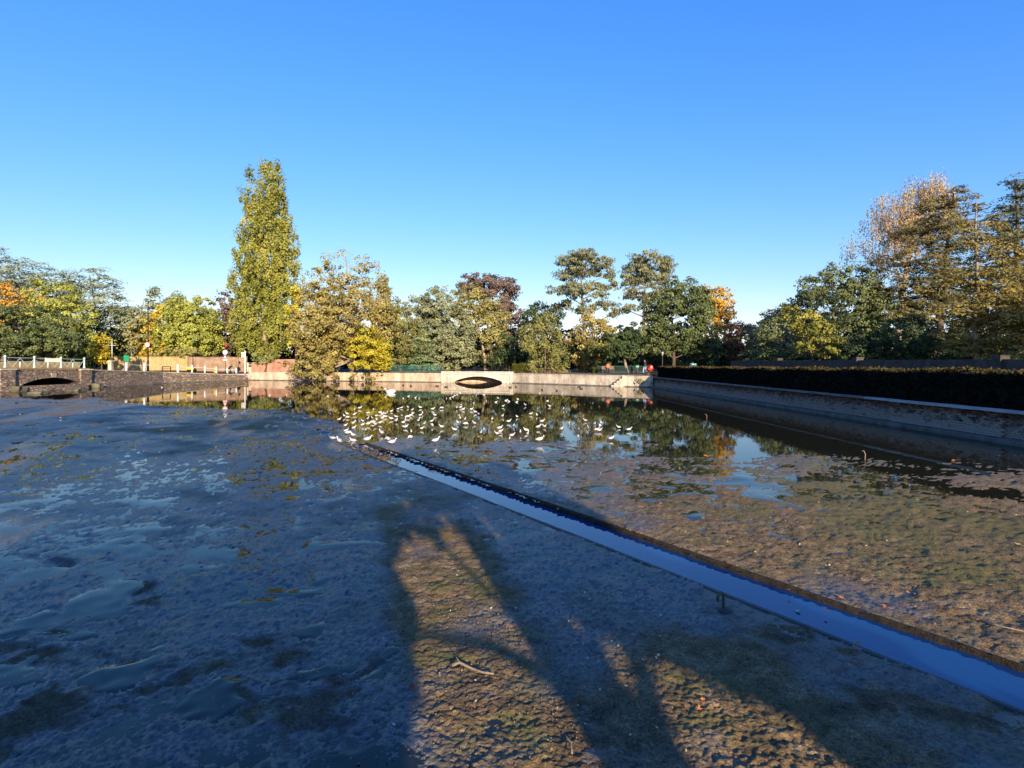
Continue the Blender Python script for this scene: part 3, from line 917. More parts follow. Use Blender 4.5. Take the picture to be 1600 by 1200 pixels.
def crown_points(lobes, Y, style, dens, leaf_px, depth):
    """lobes: (px, py, rx, ry[, tint bias[, thinness]]) -> leaf centres etc in world space"""
    C = []; Nn = []; S = []; T = []; U = []; centres = []
    s = Y/F
    tops = []
    for lb in lobes:
        px, py, rx, ry = lb[:4]; tb = lb[4] if len(lb) > 4 else 0; th = lb[5] if len(lb) > 5 else 1.0
        dy = rnd.uniform(-.5, .5)*depth*rx*s
        Yl = Y + dy
        c = np.array(P(px, py, Yl)); a = np.array([rx*s, max(rx, .7*ry)*s, ry*s])
        centres.append((c, a))
        nleaf = int(rx*ry*3.1*2.0/(leaf_px**2*.5)*dens*th*1.75)
        cr = {'broad': 8.0, 'poplar': 7.0, 'pine': 6.5, 'cedar': 8.0, 'fir': 6, 'sparse': 9, 'weep': 9, 'yew': 6.5}[style]
        ncl = max(5, int(rx*ry*3.1*2.6/(cr*cr*2.2)*(.6+.4*th)))
        d = sph(ncl)
        if style == 'pine': d[:, 2] = d[:, 2]*.9 + .15
        rr = .45+.55*rng.random(ncl)**.45
        cc = c + d*a*rr[:, None]
        # an uneven outline
        cc += rng.normal(size=(ncl, 3))*np.array([1, 1, .8])*cr*s*.35
        per = max(2, nleaf//ncl)
        ct = rng.normal(size=ncl)*.16 + tb + .5
        crr = cr*s*(.55+.9*rng.random(ncl))
        if style in ('broad', 'sparse'): fl = np.array([1, 1, .62])
        elif style == 'poplar': fl = np.array([.75, .75, 1.5])
        elif style == 'pine': fl = np.array([1.15, 1.15, .55])
        elif style in ('cedar', 'fir'): fl = np.array([1.6, 1.6, .38])
        elif style == 'yew': fl = np.array([.85, .85, 1.2])
        else: fl = np.array([.5, .5, .5])
        ii = np.repeat(np.arange(ncl), per)
        m = len(ii)
        q = sph(m)*(rng.random((m, 1))**.45)
        off = q*fl*crr[ii][:, None]
        if style in ('cedar', 'fir'):
            off[:, 2] -= .22*np.hypot(off[:, 0], off[:, 1])            # sprays droop at the tips
        p = cc[ii] + off
        if style == 'weep':
            drop = rng.random(m)**.8*crr[ii]*3.4
            strand = rng.integers(0, 7, m)
            ang = strand*2.4 + ii*1.7
            p = cc[ii] + np.stack([np.cos(ang)*crr[ii]*.75, np.sin(ang)*crr[ii]*.75, -drop + crr[ii]], 1) + rng.normal(size=(m, 3))*crr[ii][:, None]*.07
        nn = q*.6 + d[ii]*.5 + rng.normal(size=(m, 3))*.42
        if style in ('cedar', 'fir'): nn = nn*.7 + np.array([0, -.15, .75])
        if style == 'broad' or style == 'sparse': nn[:, 2] += .25
        up = rng.normal(size=(m, 3))
        if style == 'pine': up = q*.7 + np.array([0, 0, .9]) + rng.normal(size=(m, 3))*.35
        if style == 'poplar': up = np.array([0, 0, 1.]) + rng.normal(size=(m, 3))*.5
        if style in ('weep',): up = np.array([0, 0, -1.]) + rng.normal(size=(m, 3))*.2
        if style in ('cedar', 'fir', 'yew'): up = off*np.array([1, 1, .3]) + rng.normal(size=(m, 3))*.3*crr[ii][:, None]
        C.append(p); Nn.append(nn); U.append(up)
        S.append(leaf_px*s*(.65+.7*rng.random(m)))
        T.append(ct[ii] + rng.normal(size=m)*.12)
    return np.concatenate(C), np.concatenate(Nn), np.concatenate(S), np.concatenate(T), np.concatenate(U), centres

ASPECT = {'broad': 1.15, 'poplar': 1.2, 'pine': 2.6, 'cedar': 2.4, 'fir': 2.2, 'sparse': 1.2, 'weep': 1.8, 'yew': 2.0}
tree_no = [0]
def tree(name, label, cat, Y, lobes, cols, style='broad', base=None, bark=M_bark, dens=1.0, leaf_px=2.75, depth=1.0, trunk_r=None, twigs=0, group=None, trans=.25, zmin=None, limbs=True):
    m_ = cols if not isinstance(cols, (list, tuple)) else leafmat('leaves_'+name, cols, trans)
    c, nn, sz, tt, up, cen = crown_points(lobes, Y, style, dens, leaf_px, depth)
    gx = base if base is not None else sum(l[0]*l[2] for l in lobes)/sum(l[2] for l in lobes)
    gz = 1.25 if zmin is None else zmin
    foot = Vector(((gx-800)/F*Y, Y, gz))
    keep = c[:, 2] > gz - .9
    c = c[keep]; nn = nn[keep]; sz = sz[keep]; tt = tt[keep]; up = up[keep]
    root = empty(name, foot, label, cat, group)
    off = np.array(foot)
    obj('crown', leaf_mesh('crown', c-off, nn, sz, tt, m_, ASPECT[style], up), root)
    top = max(cen, key=lambda q: q[0][2]+q[1][2]*.6)
    tp = Vector(top[0]) + Vector((0, 0, top[1][2]*.3)) - foot
    H = tp.z
    r0 = trunk_r or max(.10, min(.55, H*.022))
    mb = MB()
    n = 7
    pts = []; rads = []
    for i in range(n):
        t = i/(n-1)
        wob = Vector((rnd.uniform(-1, 1), rnd.uniform(-1, 1), 0))*H*.012*(1 if 0 < i < n-1 else 0)
        pts.append(Vector((tp.x*t**1.3, tp.y*t**1.3, -.25+(H+.25)*t)) + wob); rads.append(r0*(1.25 if i == 0 else 1)*(1-.85*t))
    mb.tube(pts, rads, 7)
    if limbs:
        for cc, a in cen:
            e = Vector(cc) - foot
            t = max(.12, min(.8, (e.z - .45*math.hypot(e.x, e.y))/max(H, .1)))
            i = min(n-2, int(t*(n-1))); fr = t*(n-1)-i
            s0 = pts[i].lerp(pts[i+1], fr)
            if (e-s0).length < .3: continue
            mid = s0.lerp(e, .5) + Vector((0, 0, -.06*(e-s0).length if style != 'pine' else .03))
            rr = r0*(1-.85*t)*.5
            mb.tube([s0, mid, e], [rr, rr*.7, rr*.3], 5)
            for k in range(twigs):
                dd = Vector(sph(1)[0]*a*.95)
                if dd.z < 0 and style not in ('cedar', 'fir', 'weep'): dd.z *= -.6
                b0 = mid.lerp(e, rnd.uniform(.2, 1))
                b1 = e + dd
                bm_ = b0.lerp(b1, .55) + Vector((rnd.uniform(-1, 1), rnd.uniform(-1, 1), rnd.uniform(-.3, 1)))*(b1-b0).length*.08
                mb.tube([b0, bm_, b1], [rr*.32, rr*.2, rr*.07], 4, cap=False)
                if style == 'sparse':
                    for _ in range(2):
                        b2 = bm_.lerp(b1, rnd.uniform(0, .7)); b3 = b2 + Vector((rnd.uniform(-1, 1), rnd.uniform(-1, 1), rnd.uniform(.1, 1)))*a[0]*.4
                        mb.tube([b2, b3], [rr*.12, rr*.04], 3, cap=False)
    mb.build('trunk', bark, root)
    return root

# foliage colours (linear): dark, middle, light
GREEN = [(.045, .052, .018), (.098, .106, .034), (.165, .17, .055)]
LIME = [(.075, .085, .020), (.155, .165, .036), (.25, .245, .055)]
OLIVE = [(.065, .060, .022), (.135, .122, .042), (.21, .185, .066)]
BROWNOL = [(.070, .059, .021), (.155, .128, .042), (.235, .192, .068)]
GREYG = [(.060, .066, .036), (.120, .127, .068), (.185, .187, .105)]
PALEG = [(.07, .088, .060), (.13, .152, .102), (.20, .215, .145)]
DARK = [(.014, .024, .012), (.032, .048, .020), (.06, .075, .03)]  # dark greens; shade of undergrowth and back woods is put into this colour
YELL = [(.13, .10, .012), (.26, .20, .022), (.38, .29, .035)]
ORNG = [(.16, .085, .018), (.29, .155, .03), (.38, .22, .05)]
PURP = [(.040, .030, .026), (.085, .062, .052), (.135, .098, .082)]
PINEC = [(.040, .050, .028), (.098, .102, .055), (.170, .160, .084)]
YEWC = [(.048, .052, .020), (.105, .104, .036), (.17, .158, .055)]
REDB = [(.06, .030, .02), (.13, .065, .035), (.2, .11, .05)]
BIRCH = [(.13, .095, .055), (.235, .165, .088), (.33, .235, .13)]
CEDC = [(.035, .035, .016), (.092, .078, .032), (.165, .13, .052)]
LARCH = [(.050, .044, .015), (.118, .094, .028), (.195, .148, .042)]

def far_wood():  # tree mass added to keep the gaps between the crowns dark
    L = []
    x = -220
    while x < 1900:
        h = rnd.uniform(34, 58)
        L.append((x, 572-h*.55, rnd.uniform(26, 42), h*.62)); L.append((x+rnd.uniform(-8, 8), 562, rnd.uniform(24, 36), 16))
        x += rnd.uniform(20, 34)
    c, nn, sz, tt, up, cen = crown_points(L, 128, 'broad', 1.2, 5.6, 3.0)
    k = c[:, 2] > .8
    o = obj('woodland', leaf_mesh('woodland', c[k], nn[k], sz[k], tt[k], leafmat('leaves_woodland', DARK, .2, 1.0), 1.1))
    tag(o, 'dark distant woodland filling the gaps behind the pond trees', kind='stuff')
far_wood()

TG = 'trees around the pond'
def T(*a, **k): return tree(*a, group=TG, **k)
T('locust_tree', 'tall pale grey-green feathery tree behind the orange tree beyond the old bridge', 'tree', 125, [(15,425,60,32),(-45,432,60,40),(70,445,48,28),(40,460,60,40),(-20,470,70,50),(100,470,30,30)], PALEG, 'cedar', dens=.75, twigs=5, depth=1.2)
T('locust_tree', 'pale feathery tree with wispy branch tips against the sky, beside the yellow-green tree', 'tree', 122, [(140,436,38,20),(165,462,28,24),(122,465,40,30),(180,486,20,18),(150,500,42,34),(160,535,40,25)], PALEG, 'cedar', base=160, dens=.75, twigs=5)
T('maple_tree', 'orange-brown autumn tree just above the dark green tree by the old bridge', 'tree', 102, [(10,462,36,20),(-25,470,40,30),(45,475,25,14),(0,500,50,30)], ORNG)
T('lime_tree', 'yellow-green tree rising behind the dark green tree near the old bridge', 'tree', 93, [(88,462,38,24),(112,492,34,28),(80,505,45,35),(128,522,18,16),(120,540,24,12)], LIME)
T('yew_tree', 'broad dark green evergreen tree overhanging the old bridge railing', 'tree', 76, [(30,508,52,36),(82,522,38,32),(-22,515,50,45),(55,538,58,18),(100,542,22,13,.15),(20,545,50,14)], [(.026, .036, .016), (.062, .076, .030), (.115, .13, .052)], dens=1.3, depth=.8)
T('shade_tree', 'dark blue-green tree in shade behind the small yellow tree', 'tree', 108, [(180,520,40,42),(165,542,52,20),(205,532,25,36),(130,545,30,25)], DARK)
T('ash_tree', 'grey-green slim tree between the feathery trees and the golden tree', 'tree', 99, [(205,497,24,22),(214,522,18,28)], GREYG)
T('bare_shrub', 'brown nearly bare shrub behind the yellow brick wall end', 'shrub', 99, [(203,535,20,20,0,.18),(213,545,16,14,0,.2)], BROWNOL, 'sparse', bark=M_bark_p, twigs=9)
T('maple_sapling', 'small cone-shaped bright yellow tree at the end of the bridge railing', 'tree', 84, [(159,529,7,9),(158,541,13,12),(160,553,16,10),(159,561,15,7)], YELL, dens=1.3)
T('ash_tree', 'pale blue-green tree rising behind the golden and green trees', 'tree', 126, [(250,468,26,18),(236,488,14,18),(276,468,13,11),(255,495,30,20)], PALEG)
T('maple_tree', 'golden orange tree beside the tall lamp post', 'tree', 101, [(240,500,20,20),(227,525,20,24),(240,545,25,16),(252,488,14,11),(222,545,14,12,.2)], [(.17,.10,.015),(.30,.19,.025),(.40,.26,.04)])
T('round_maple', 'large round bright green tree behind the yellow brick wall', 'tree', 102, [(300,487,36,26),(282,500,36,32),(312,520,36,36),(268,530,28,28),(330,528,17,28),(290,546,46,14),(295,515,48,42,0,.5)], LIME, dens=1.4)
T('garden_shrub', 'dull green shrubs spilling over the yellow brick wall', 'shrub', 99.5, [(262,553,26,6),(310,552,32,6),(285,550,25,8)], OLIVE)
T('purple_beech', 'dark purple-brown tree squeezed between the round green tree and the poplar', 'tree', 106, [(350,478,17,20),(363,510,18,34),(350,535,20,28)], PURP)
T('poplar_tree', 'very tall yellow-green poplar with several pointed tips, the tallest tree by the pond', 'tree', 102,
  [(391,300,8,36,-.1),(418,290,12,38),(434,300,10,44,.05),(402,345,18,46),(428,350,20,52,.08),(444,382,17,46,.1),(392,400,21,52,-.08),(416,420,32,52,.12),(446,428,24,42,.14),(386,450,26,44,-.1),(441,472,26,38,-.1),(402,490,40,42),(440,508,28,34,-.1),(380,508,24,32),(418,530,38,24,-.05),(392,542,28,14),(416,380,26,90,0,.45),(412,480,44,60,0,.45),(425,340,14,60,0,.5)],
  [(.055,.060,.012),(.125,.130,.028),(.225,.20,.05)], 'poplar', base=418, bark=M_bark_p, dens=1.2, leaf_px=2.5, trunk_r=.6)
T('wall_shrub', 'leafy green shrub at the foot of the poplar above the red brick wall', 'shrub', 90, [(420,558,14,11),(405,562,10,8)], GREEN)
T('small_maple', 'yellow leafed small tree between the poplar and the bare-topped tree', 'tree', 94, [(462,458,9,12),(464,490,9,28),(462,520,10,25)], YELL)
T('sycamore_tree', 'big olive-brown tree with thin bare top leaning over the water', 'tree', 87,
  [(540,405,40,13,.1,.14),(510,425,26,16,0,.45),(575,425,26,18,0,.4),(500,450,28,26,0,.8),(500,482,32,34),(480,512,26,34),(502,540,40,34),(488,570,34,18),(478,584,26,7,-.05),(545,455,38,30,.05,.6),(530,500,38,40,-.05,.8),(590,470,24,30,.1,.7),(600,510,20,30,.0,.8),(545,500,60,50,-.1,.9),(500,520,45,50,0,.5)],
  BROWNOL, 'sparse', base=551, bark=M_bark_p, twigs=8, trunk_r=.42, dens=1.1)
T('willow_bush', 'bright yellow bushy willow in front of the olive-brown tree', 'tree', 83, [(570,528,24,22),(585,548,24,22),(590,570,22,11),(562,556,20,18)], [(.11,.09,.012),(.22,.18,.02),(.33,.27,.03)], dens=1.1)
T('cypress_tree', 'slim pointed conifer behind the olive-brown tree', 'tree', 106, [(597,436,7,16),(598,465,12,24),(600,505,20,34)], OLIVE, 'poplar')
T('yew_tree', 'drooping dark green yew above the teal fence', 'tree', 92, [(625,510,26,26),(618,545,34,28),(646,540,20,30),(614,482,12,18)], YEWC, 'yew', dens=1.1)
T('fir_tree', 'small pale green fir in tiers behind the teal fence', 'tree', 87, [(662,517,3,7),(662,530,10,6),(662,541,15,6),(662,552,19,6),(662,563,22,6),(662,574,24,6)], [(.05,.07,.03),(.10,.13,.055),(.16,.19,.09)], 'fir', dens=1.6)
T('ash_tree', 'pale thin tree showing above the drooping yew', 'tree', 112, [(622,478,14,10,0,.5),(645,476,22,12,0,.6),(690,452,16,8,0,.5),(650,500,35,25)], GREYG, twigs=3)
T('holm_oak', 'rounded grey-green evergreen tree just before the white bridge', 'tree', 95, [(690,478,38,28),(668,500,24,30),(702,518,40,38),(722,550,26,28),(692,556,30,24),(660,530,20,30),(690,515,40,50,0,.5)], GREYG, dens=1.35)
T('oak_tree', 'olive tree with visible pale limbs behind the white bridge', 'tree', 97, [(736,470,32,26,0,.8),(766,500,30,34,.05,.8),(735,502,20,34,-.05,.8),(768,490,20,20,.1),(772,540,26,34,.1),(782,562,18,16)], OLIVE, bark=M_bark_p, twigs=4)
T('copper_beech', 'dark purple domed copper beech rising behind the white bridge', 'tree', 112, [(754,447,38,22),(786,474,30,36),(735,446,20,15),(804,508,20,32),(770,460,40,30)], PURP, dens=1.3)
T('laurel_bush', 'dark shaded bush beside the clipped hedge at the bridge end', 'shrub', 89, [(796,546,20,22),(780,562,14,12),(812,560,14,18)], DARK)
T('young_pine', 'dark green flat-topped pine beside the copper beech', 'tree', 105, [(850,482,28,10),(832,498,20,14),(866,496,16,12),(826,522,18,20),(850,510,24,18)], DARK, 'pine', twigs=2)
T('spreading_yew', 'low spreading olive evergreen trailing over the far bank wall', 'tree', 81, [(845,528,34,26),(825,532,15,22),(862,556,34,22),(836,574,18,9),(880,576,20,8),(850,505,22,14)], YEWC, 'yew', dens=1.1)
T('black_pine', 'tall open pine with layered crown and bare trunk, nearer the copper beech', 'tree', 100,
  [(888,412,20,11),(918,401,22,10),(942,410,18,10),(884,432,20,10),(922,424,25,12),(950,430,12,9),(868,452,16,6),(898,453,22,10),(930,452,22,10),(955,448,10,8),(882,476,18,8),(915,482,18,8),(945,478,20,8),(960,490,13,7),(912,418,44,20,.1,.5),(912,458,44,18,.1,.45),(905,400,20,9)],
  PINEC, 'pine', base=914, bark=M_bark_pine, twigs=5, trunk_r=.42, dens=1.25, depth=1.6)
T('bushy_oak', 'bushy olive-brown tree below the tall open pine', 'tree', 88, [(905,540,22,28),(935,530,25,30,.05),(950,518,14,20),(925,502,20,18),(915,570,18,14,.1)], BROWNOL)
T('laurel_tree', 'fresh green bush beside the leaning pale trunk', 'shrub', 85, [(940,560,20,16),(955,545,13,18),(930,545,18,14)], GREEN)
T('black_pine', 'rounded dense pine beside the orange-yellow tree and the holm oak', 'tree', 102,
  [(1010,404,22,10),(994,419,20,11),(1030,413,20,11),(984,440,14,11),(1010,438,26,13),(1040,434,18,13),(1000,464,25,9),(978,484,18,7),(1032,460,20,11),(1012,424,40,22,.1,.55),(1006,458,38,20,.1,.45)],
  PINEC, 'pine', base=1004, bark=M_bark_pine, twigs=5, trunk_r=.42, dens=1.4, depth=1.6)
T('holm_oak', 'massive dark green evergreen tree above the classic lamp post', 'tree', 84,
  [(1038,480,34,26),(1075,464,26,26),(1095,478,20,32),(1060,510,44,34),(1015,514,26,24),(1095,520,20,30),(1030,540,28,16),(1080,544,28,14,-.1),(992,530,15,14),(1050,450,14,12),(1060,490,50,40,-.1,.6),(1020,540,30,14)],
  [(.026, .036, .016), (.062, .076, .030), (.115, .13, .052)], dens=1.5, leaf_px=2.8)
T('maple_tree', 'orange tree glowing beside the massive dark evergreen', 'tree', 101, [(1115,465,24,19,.1,.75),(1131,482,18,20,0,.8),(1126,506,19,17,-.1),(1106,470,15,20,.1),(1126,486,25,34,0,.9)], ORNG, twigs=4)
T('plum_tree', 'red-brown leafed tree in half shade beside the orange tree', 'tree', 95, [(1160,530,25,24),(1146,546,18,16),(1180,520,15,14),(1150,515,14,12)], REDB, twigs=3)
T('ash_tree', 'grey-green tree behind the low grey wall past the red-brown tree', 'tree', 83, [(1210,508,24,24),(1196,530,25,24),(1226,540,30,24),(1200,494,15,11),(1180,548,22,14),(1185,518,26,20),(1215,525,36,30)], GREYG)
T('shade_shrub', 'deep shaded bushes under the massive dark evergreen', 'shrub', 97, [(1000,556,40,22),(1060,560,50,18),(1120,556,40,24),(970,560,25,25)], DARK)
T('lime_tree', 'dense green tree in front of the weeping birch', 'tree', 67, [(1300,438,33,24),(1266,458,26,24),(1286,488,44,38),(1340,468,38,38),(1376,488,30,48),(1322,528,50,34),(1236,500,20,24),(1242,478,16,14),(1300,500,70,50,-.1,.5),(1210,515,26,22),(1345,440,30,30)], [(.036, .046, .020), (.080, .092, .038), (.135, .145, .062)], dens=1.1, twigs=2)
T('hazel_bush', 'yellow-green bush catching the sun above the low grey wall', 'shrub', 58, [(1250,495,24,17),(1276,514,28,17),(1290,540,30,14),(1264,541,28,13),(1302,551,20,9)], [(.05, .06, .018), (.115, .115, .026), (.23, .19, .04)])
T('weeping_birch', 'weeping birch with orange hanging sprays and thin bare branches against the sky', 'tree', 78,
  [(1440,302,34,24,.1),(1400,330,33,28),(1462,322,30,34),(1370,358,24,20,.05,.6),(1412,370,30,34),(1338,384,24,14,0,.25),(1350,402,30,18,0,.25),(1388,408,24,28,0,.6)],
  BIRCH, 'weep', base=1400, bark=M_bark_p, twigs=9, dens=.9, leaf_px=2.1)
T('cedar_tree', 'dark broad cedar with brown-lit sprays beside the weeping birch', 'tree', 64,
  [(1462,330,28,26),(1490,308,14,22),(1440,364,38,20),(1480,368,40,32),(1425,400,44,14,.05),(1470,420,48,20),(1420,446,44,13,.1),(1462,470,44,16,-.1),(1428,490,38,9,.15),(1460,395,52,70,-.1,.4),(1445,455,50,40,-.1,.4)],
  CEDC, 'cedar', base=1465, twigs=4, dens=1.15)
T('larch_tree', 'yellow-olive larch with long level branches and a pale straight trunk', 'tree', 47,
  [(1526,312,9,16),(1512,340,22,14),(1545,345,20,14),(1510,372,30,18),(1552,398,38,24),(1508,430,44,18),(1572,440,46,30,.1),(1505,478,50,15),(1572,485,55,28,.1),(1540,520,78,22),(1620,480,50,50),(1500,545,48,9,.1),(1582,548,60,11),(1640,530,50,30),(1545,450,56,100,-.05,.38),(1560,510,80,40,-.05,.4)],
  LARCH, 'cedar', base=1525, bark=M_bark_p, twigs=5, dens=1.0, leaf_px=3.2, trunk_r=.22)
T('cedar_tree', 'dark spiky cedar top rising behind the larch', 'tree', 60, [(1586,283,18,11),(1596,312,32,18),(1604,345,42,18),(1606,380,46,20),(1562,362,16,16),(1610,420,50,30),(1602,345,42,60,-.1,.45)], [(.03,.036,.018),(.08,.078,.035),(.14,.125,.055)], 'cedar', base=1596, twigs=3, dens=1.2)
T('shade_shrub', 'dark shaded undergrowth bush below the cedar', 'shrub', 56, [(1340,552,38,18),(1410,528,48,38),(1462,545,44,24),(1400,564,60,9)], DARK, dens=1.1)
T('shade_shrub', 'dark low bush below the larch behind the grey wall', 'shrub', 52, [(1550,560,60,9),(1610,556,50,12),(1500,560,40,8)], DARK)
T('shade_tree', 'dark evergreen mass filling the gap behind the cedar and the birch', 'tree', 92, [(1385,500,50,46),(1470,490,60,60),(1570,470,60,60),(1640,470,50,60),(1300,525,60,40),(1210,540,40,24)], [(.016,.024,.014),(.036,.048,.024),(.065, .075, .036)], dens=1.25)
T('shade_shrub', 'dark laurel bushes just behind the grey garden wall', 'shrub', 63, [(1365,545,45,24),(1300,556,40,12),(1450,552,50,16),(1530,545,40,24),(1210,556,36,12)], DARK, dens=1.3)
# trees behind the photographer, whose shadows lie over the near mud
def back_tree(label, x, y, H, r, z0, n=7, dens=1.0, trunk=.22, seed=0, cols=GREEN):
    rr = random.Random(seed)
    root = empty('bank_tree', (x, y, 1.3), label, 'tree', 'trees on the near bank')
    C = []; Nn = []
    for i in range(n):
        cz = rr.uniform(z0, H-.6*r); c = np.array([rr.uniform(-.55, .55)*r, rr.uniform(-.6, .6)*r, cz-1.3]); a = np.array([r*.62, r*.62, max(.6, min(r*.62, (H-z0)*.3))])
        m = int(600*dens)
        q = sph(m)*rng.random((m, 1))**.4
        C.append(c+q*a); Nn.append(rng.normal(size=(m, 3)))
    C = np.concatenate(C); Nn = np.concatenate(Nn)
    k = (C[:, 2]+1.3 < H) & (C[:, 2]+1.3 > z0-.4)
    C = C[k]; Nn = Nn[k]
    obj('crown', leaf_mesh('crown', C, Nn, .30+.25*rng.random(len(C)), rng.random(len(C)), leafmat('leaves_bank_tree', cols), 1.1), root)
    mb = MB(); mb.tube([(0, 0, -.3), (rr.uniform(-.1, .1), 0, (H-1.3)*.5), (0, 0, H-1.6)], [trunk*1.2, trunk, trunk*.3], 7)
    for i in range(5):
        a = i*1.3; zz = max(.6, (z0-1.3)*1.0) + i*.3
        mb.tube([(0, 0, zz), (math.cos(a)*r*.7, math.sin(a)*r*.7, zz+r*.6)], [trunk*.35, trunk*.1], 5)
    mb.build('trunk', M_bark, root)
def U(u, y): return u - SR*y            # x of the point at depth y on shadow line u
bt = [('dense bank tree shading the pond near the photographer', -3.6, -9, 14.0, 2.6, 1.6), ('broad bank tree beside the path end', -8.0, -11, 14.5, 3.2, 1.4), ('tall bank tree in the row along the near bank', -13.5, -10, 14.0, 3.4, 1.4),
      ('bank tree with wide crown far along the near bank', -19.5, -11, 13.5, 3.6, 1.4), ('last bank tree towards the old bridge', -26, -10, 13.0, 3.6, 1.4), ('bank tree closing the row beside the road', -33, -10, 12.0, 3.8, 1.4)]
for i, (lab, u, y, H, r, z0) in enumerate(bt): back_tree(lab, U(u, y), y, H, r, z0, 11, 1.3, .3, i)
def lobe_tree(label, u0, y, lobes, dens, trunk, seed, limbs=()):
    """a bank tree whose crown is given as lobes (u, z, ru, rz) across the sun's direction"""
    rr = random.Random(seed)
    root = empty('bank_tree', (U(u0, y), y, 1.3), label, 'tree', 'trees on the near bank')
    C = []; top = 2.0
    for u, z, ru, rz, *dm in lobes:
        m = int(700*dens*max(.15, ru*rz)*(dm[0] if dm else 1)); q = sph(m)*rng.random((m, 1))**.4
        C.append(np.array([u-u0, rr.uniform(-.3, .3), z-1.3]) + q*np.array([ru, max(ru, .5)*.8, rz])); top = max(top, z)
    C = np.concatenate(C); C = C[C[:, 2] > -.2]
    obj('crown', leaf_mesh('crown', C, rng.normal(size=(len(C), 3)), .16+.16*rng.random(len(C)), rng.random(len(C)), leafmat('leaves_bank_tree', GREEN), 1.1), root)
    mb = MB(); mb.tube([(0, 0, -.3), (rr.uniform(-.05, .05), 0, (top-1.3)*.5), (0, 0, top-1.3)], [trunk*1.2, trunk, trunk*.3], 7)
    for u, z, ru, rz, *dm in lobes: mb.tube([(0, 0, max(.3, (z-1.3)*.55)), (u-u0, 0, z-1.3)], [trunk*.35, trunk*.1], 5)
    for a_, b_, r_ in limbs: mb.tube([(a_[0]-u0, 0, a_[1]-1.3), ((a_[0]+b_[0])/2-u0, .1, (a_[1]+b_[1])/2-1.22), (b_[0]-u0, 0, b_[1]-1.3)], [r_, r_*.8, r_*.4], 6)
    mb.build('trunk', M_bark, root)
lobe_tree('bushy tree just behind the photographer', -.75, -5, [(-.7, 2.0, 1.2, .9), (-.75, 3.0, 1.4, .9), (-.55, 4.0, 1.55, .8), (-.2, 4.8, 1.4, .7), (.0, 5.5, 1.2, .6), (-1.4, 5.4, 1.2, .9), (.9, 4.9, .6, .5), (1.1, 5.5, .8, .5), (1.35, 4.25, .8, .6, .14)], 3.0, .12, 21)
lobe_tree('thick-trunked bank tree with an overhanging crown', 2.08, -5, [(2.3, 4.9, .7, .8), (2.9, 3.4, .62, .66), (3.35, 3.2, .62, .58), (3.3, 4.4, .8, .9), (2.2, 5.6, .9, .6), (1.6, 5.4, .7, .4)], 3.0, .30, 23, [((2.2, 2.55), (.55, 2.95), .07), ((2.2, 2.2), (.9, 4.4), .04)])
lobe_tree('low bushy tree at the end of the bank row', 4.2, -5, [(4.65, 2.0, 1.2, .7), (4.35, 2.7, .95, .7), (4.6, 2.8, .9, .6), (3.7, 3.4, .75, .6), (3.8, 4.2, .75, .6), (3.7, 5.0, .7, .6)], 3.0, .16, 24)
back_tree('large garden tree outside the hedge', 48, 20, 14, 5, 2, 12, 1.6, .4, 31)
back_tree('second large garden tree outside the hedge', 41, 14, 9, 4.2, 2, 12, 1.6, .4, 32)
back_tree('third large garden tree outside the hedge', 57, 30, 13, 5, 2, 12, 1.6, .4, 33)

# ------------------------------------------------------------------ hedges
def hedge(name, label, x0, x1, y0, y1, zb, zt0, zt1, dens, leaf, cols, xfun=None, group=None):
    """a clipped box of leaves over a twiggy core; runs along y when xfun is given"""
    root = empty(name, ((xfun(y0) if xfun else x0), y0, zb), label, 'hedge', group)
    off = np.array(root.location)
    pts = []; nn = []; tts = []
    def zt(y): return zt0 + (zt1-zt0)*(y-y0)/max(y1-y0, 1e-3) + .05*np.sin(y*1.1) + .03*np.sin(y*2.7+1)
    Ly = y1-y0; Lx = x1-x0
    X = (lambda y: xfun(y)) if xfun else (lambda y: x0+0*y)
    for face, area in (('f', Ly*(zt0-zb)), ('b', Ly*(zt0-zb)*.4), ('t', Ly*Lx), ('s', Lx*(zt0-zb)), ('e', Lx*(zt0-zb))):
        m = int(area*dens)
        if m < 1: continue
        y = y0+rng.random(m)*Ly; k = rng.random(m); j = rng.normal(size=m)*.045
        z_ = zb+(zt(y)-zb)*rng.random(m)
        if face == 'f': p = np.stack([X(y)+j, y, z_], 1); n_ = np.array([-1, 0, .2])
        elif face == 'b': p = np.stack([X(y)+Lx+j, y, z_], 1); n_ = np.array([1, 0, .2])
        elif face == 't': p = np.stack([X(y)+k*Lx, y, zt(y)+j], 1); n_ = np.array([0, 0, 1])
        else:
            yy = np.full(m, y0 if face == 's' else y1)
            p = np.stack([X(yy)+k*Lx, yy+j, zb+(zt(yy)-zb)*rng.random(m)], 1); n_ = np.array([0, -1 if face == 's' else 1, .2])
        pts.append(p); nn.append(n_+rng.normal(size=(m, 3))*.7); tts.append(rng.random(m)*.3+.7 if face == 't' else rng.random(m)*.42)  # top leaves tinted lighter: sun on the hedge top put into the colour
    p = np.concatenate(pts)-off; n_ = np.concatenate(nn)
    tt = np.concatenate(tts)
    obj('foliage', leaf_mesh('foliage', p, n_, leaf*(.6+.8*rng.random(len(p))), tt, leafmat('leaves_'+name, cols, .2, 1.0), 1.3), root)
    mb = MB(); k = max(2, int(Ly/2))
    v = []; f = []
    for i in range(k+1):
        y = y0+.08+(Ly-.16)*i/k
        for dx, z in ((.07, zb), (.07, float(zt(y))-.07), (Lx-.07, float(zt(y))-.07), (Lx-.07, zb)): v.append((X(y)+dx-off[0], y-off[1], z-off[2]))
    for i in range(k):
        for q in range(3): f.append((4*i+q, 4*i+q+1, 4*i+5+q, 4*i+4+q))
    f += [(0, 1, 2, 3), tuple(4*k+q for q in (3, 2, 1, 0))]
    mb.add(v, f); mb.build('twig_core', M_core, root)
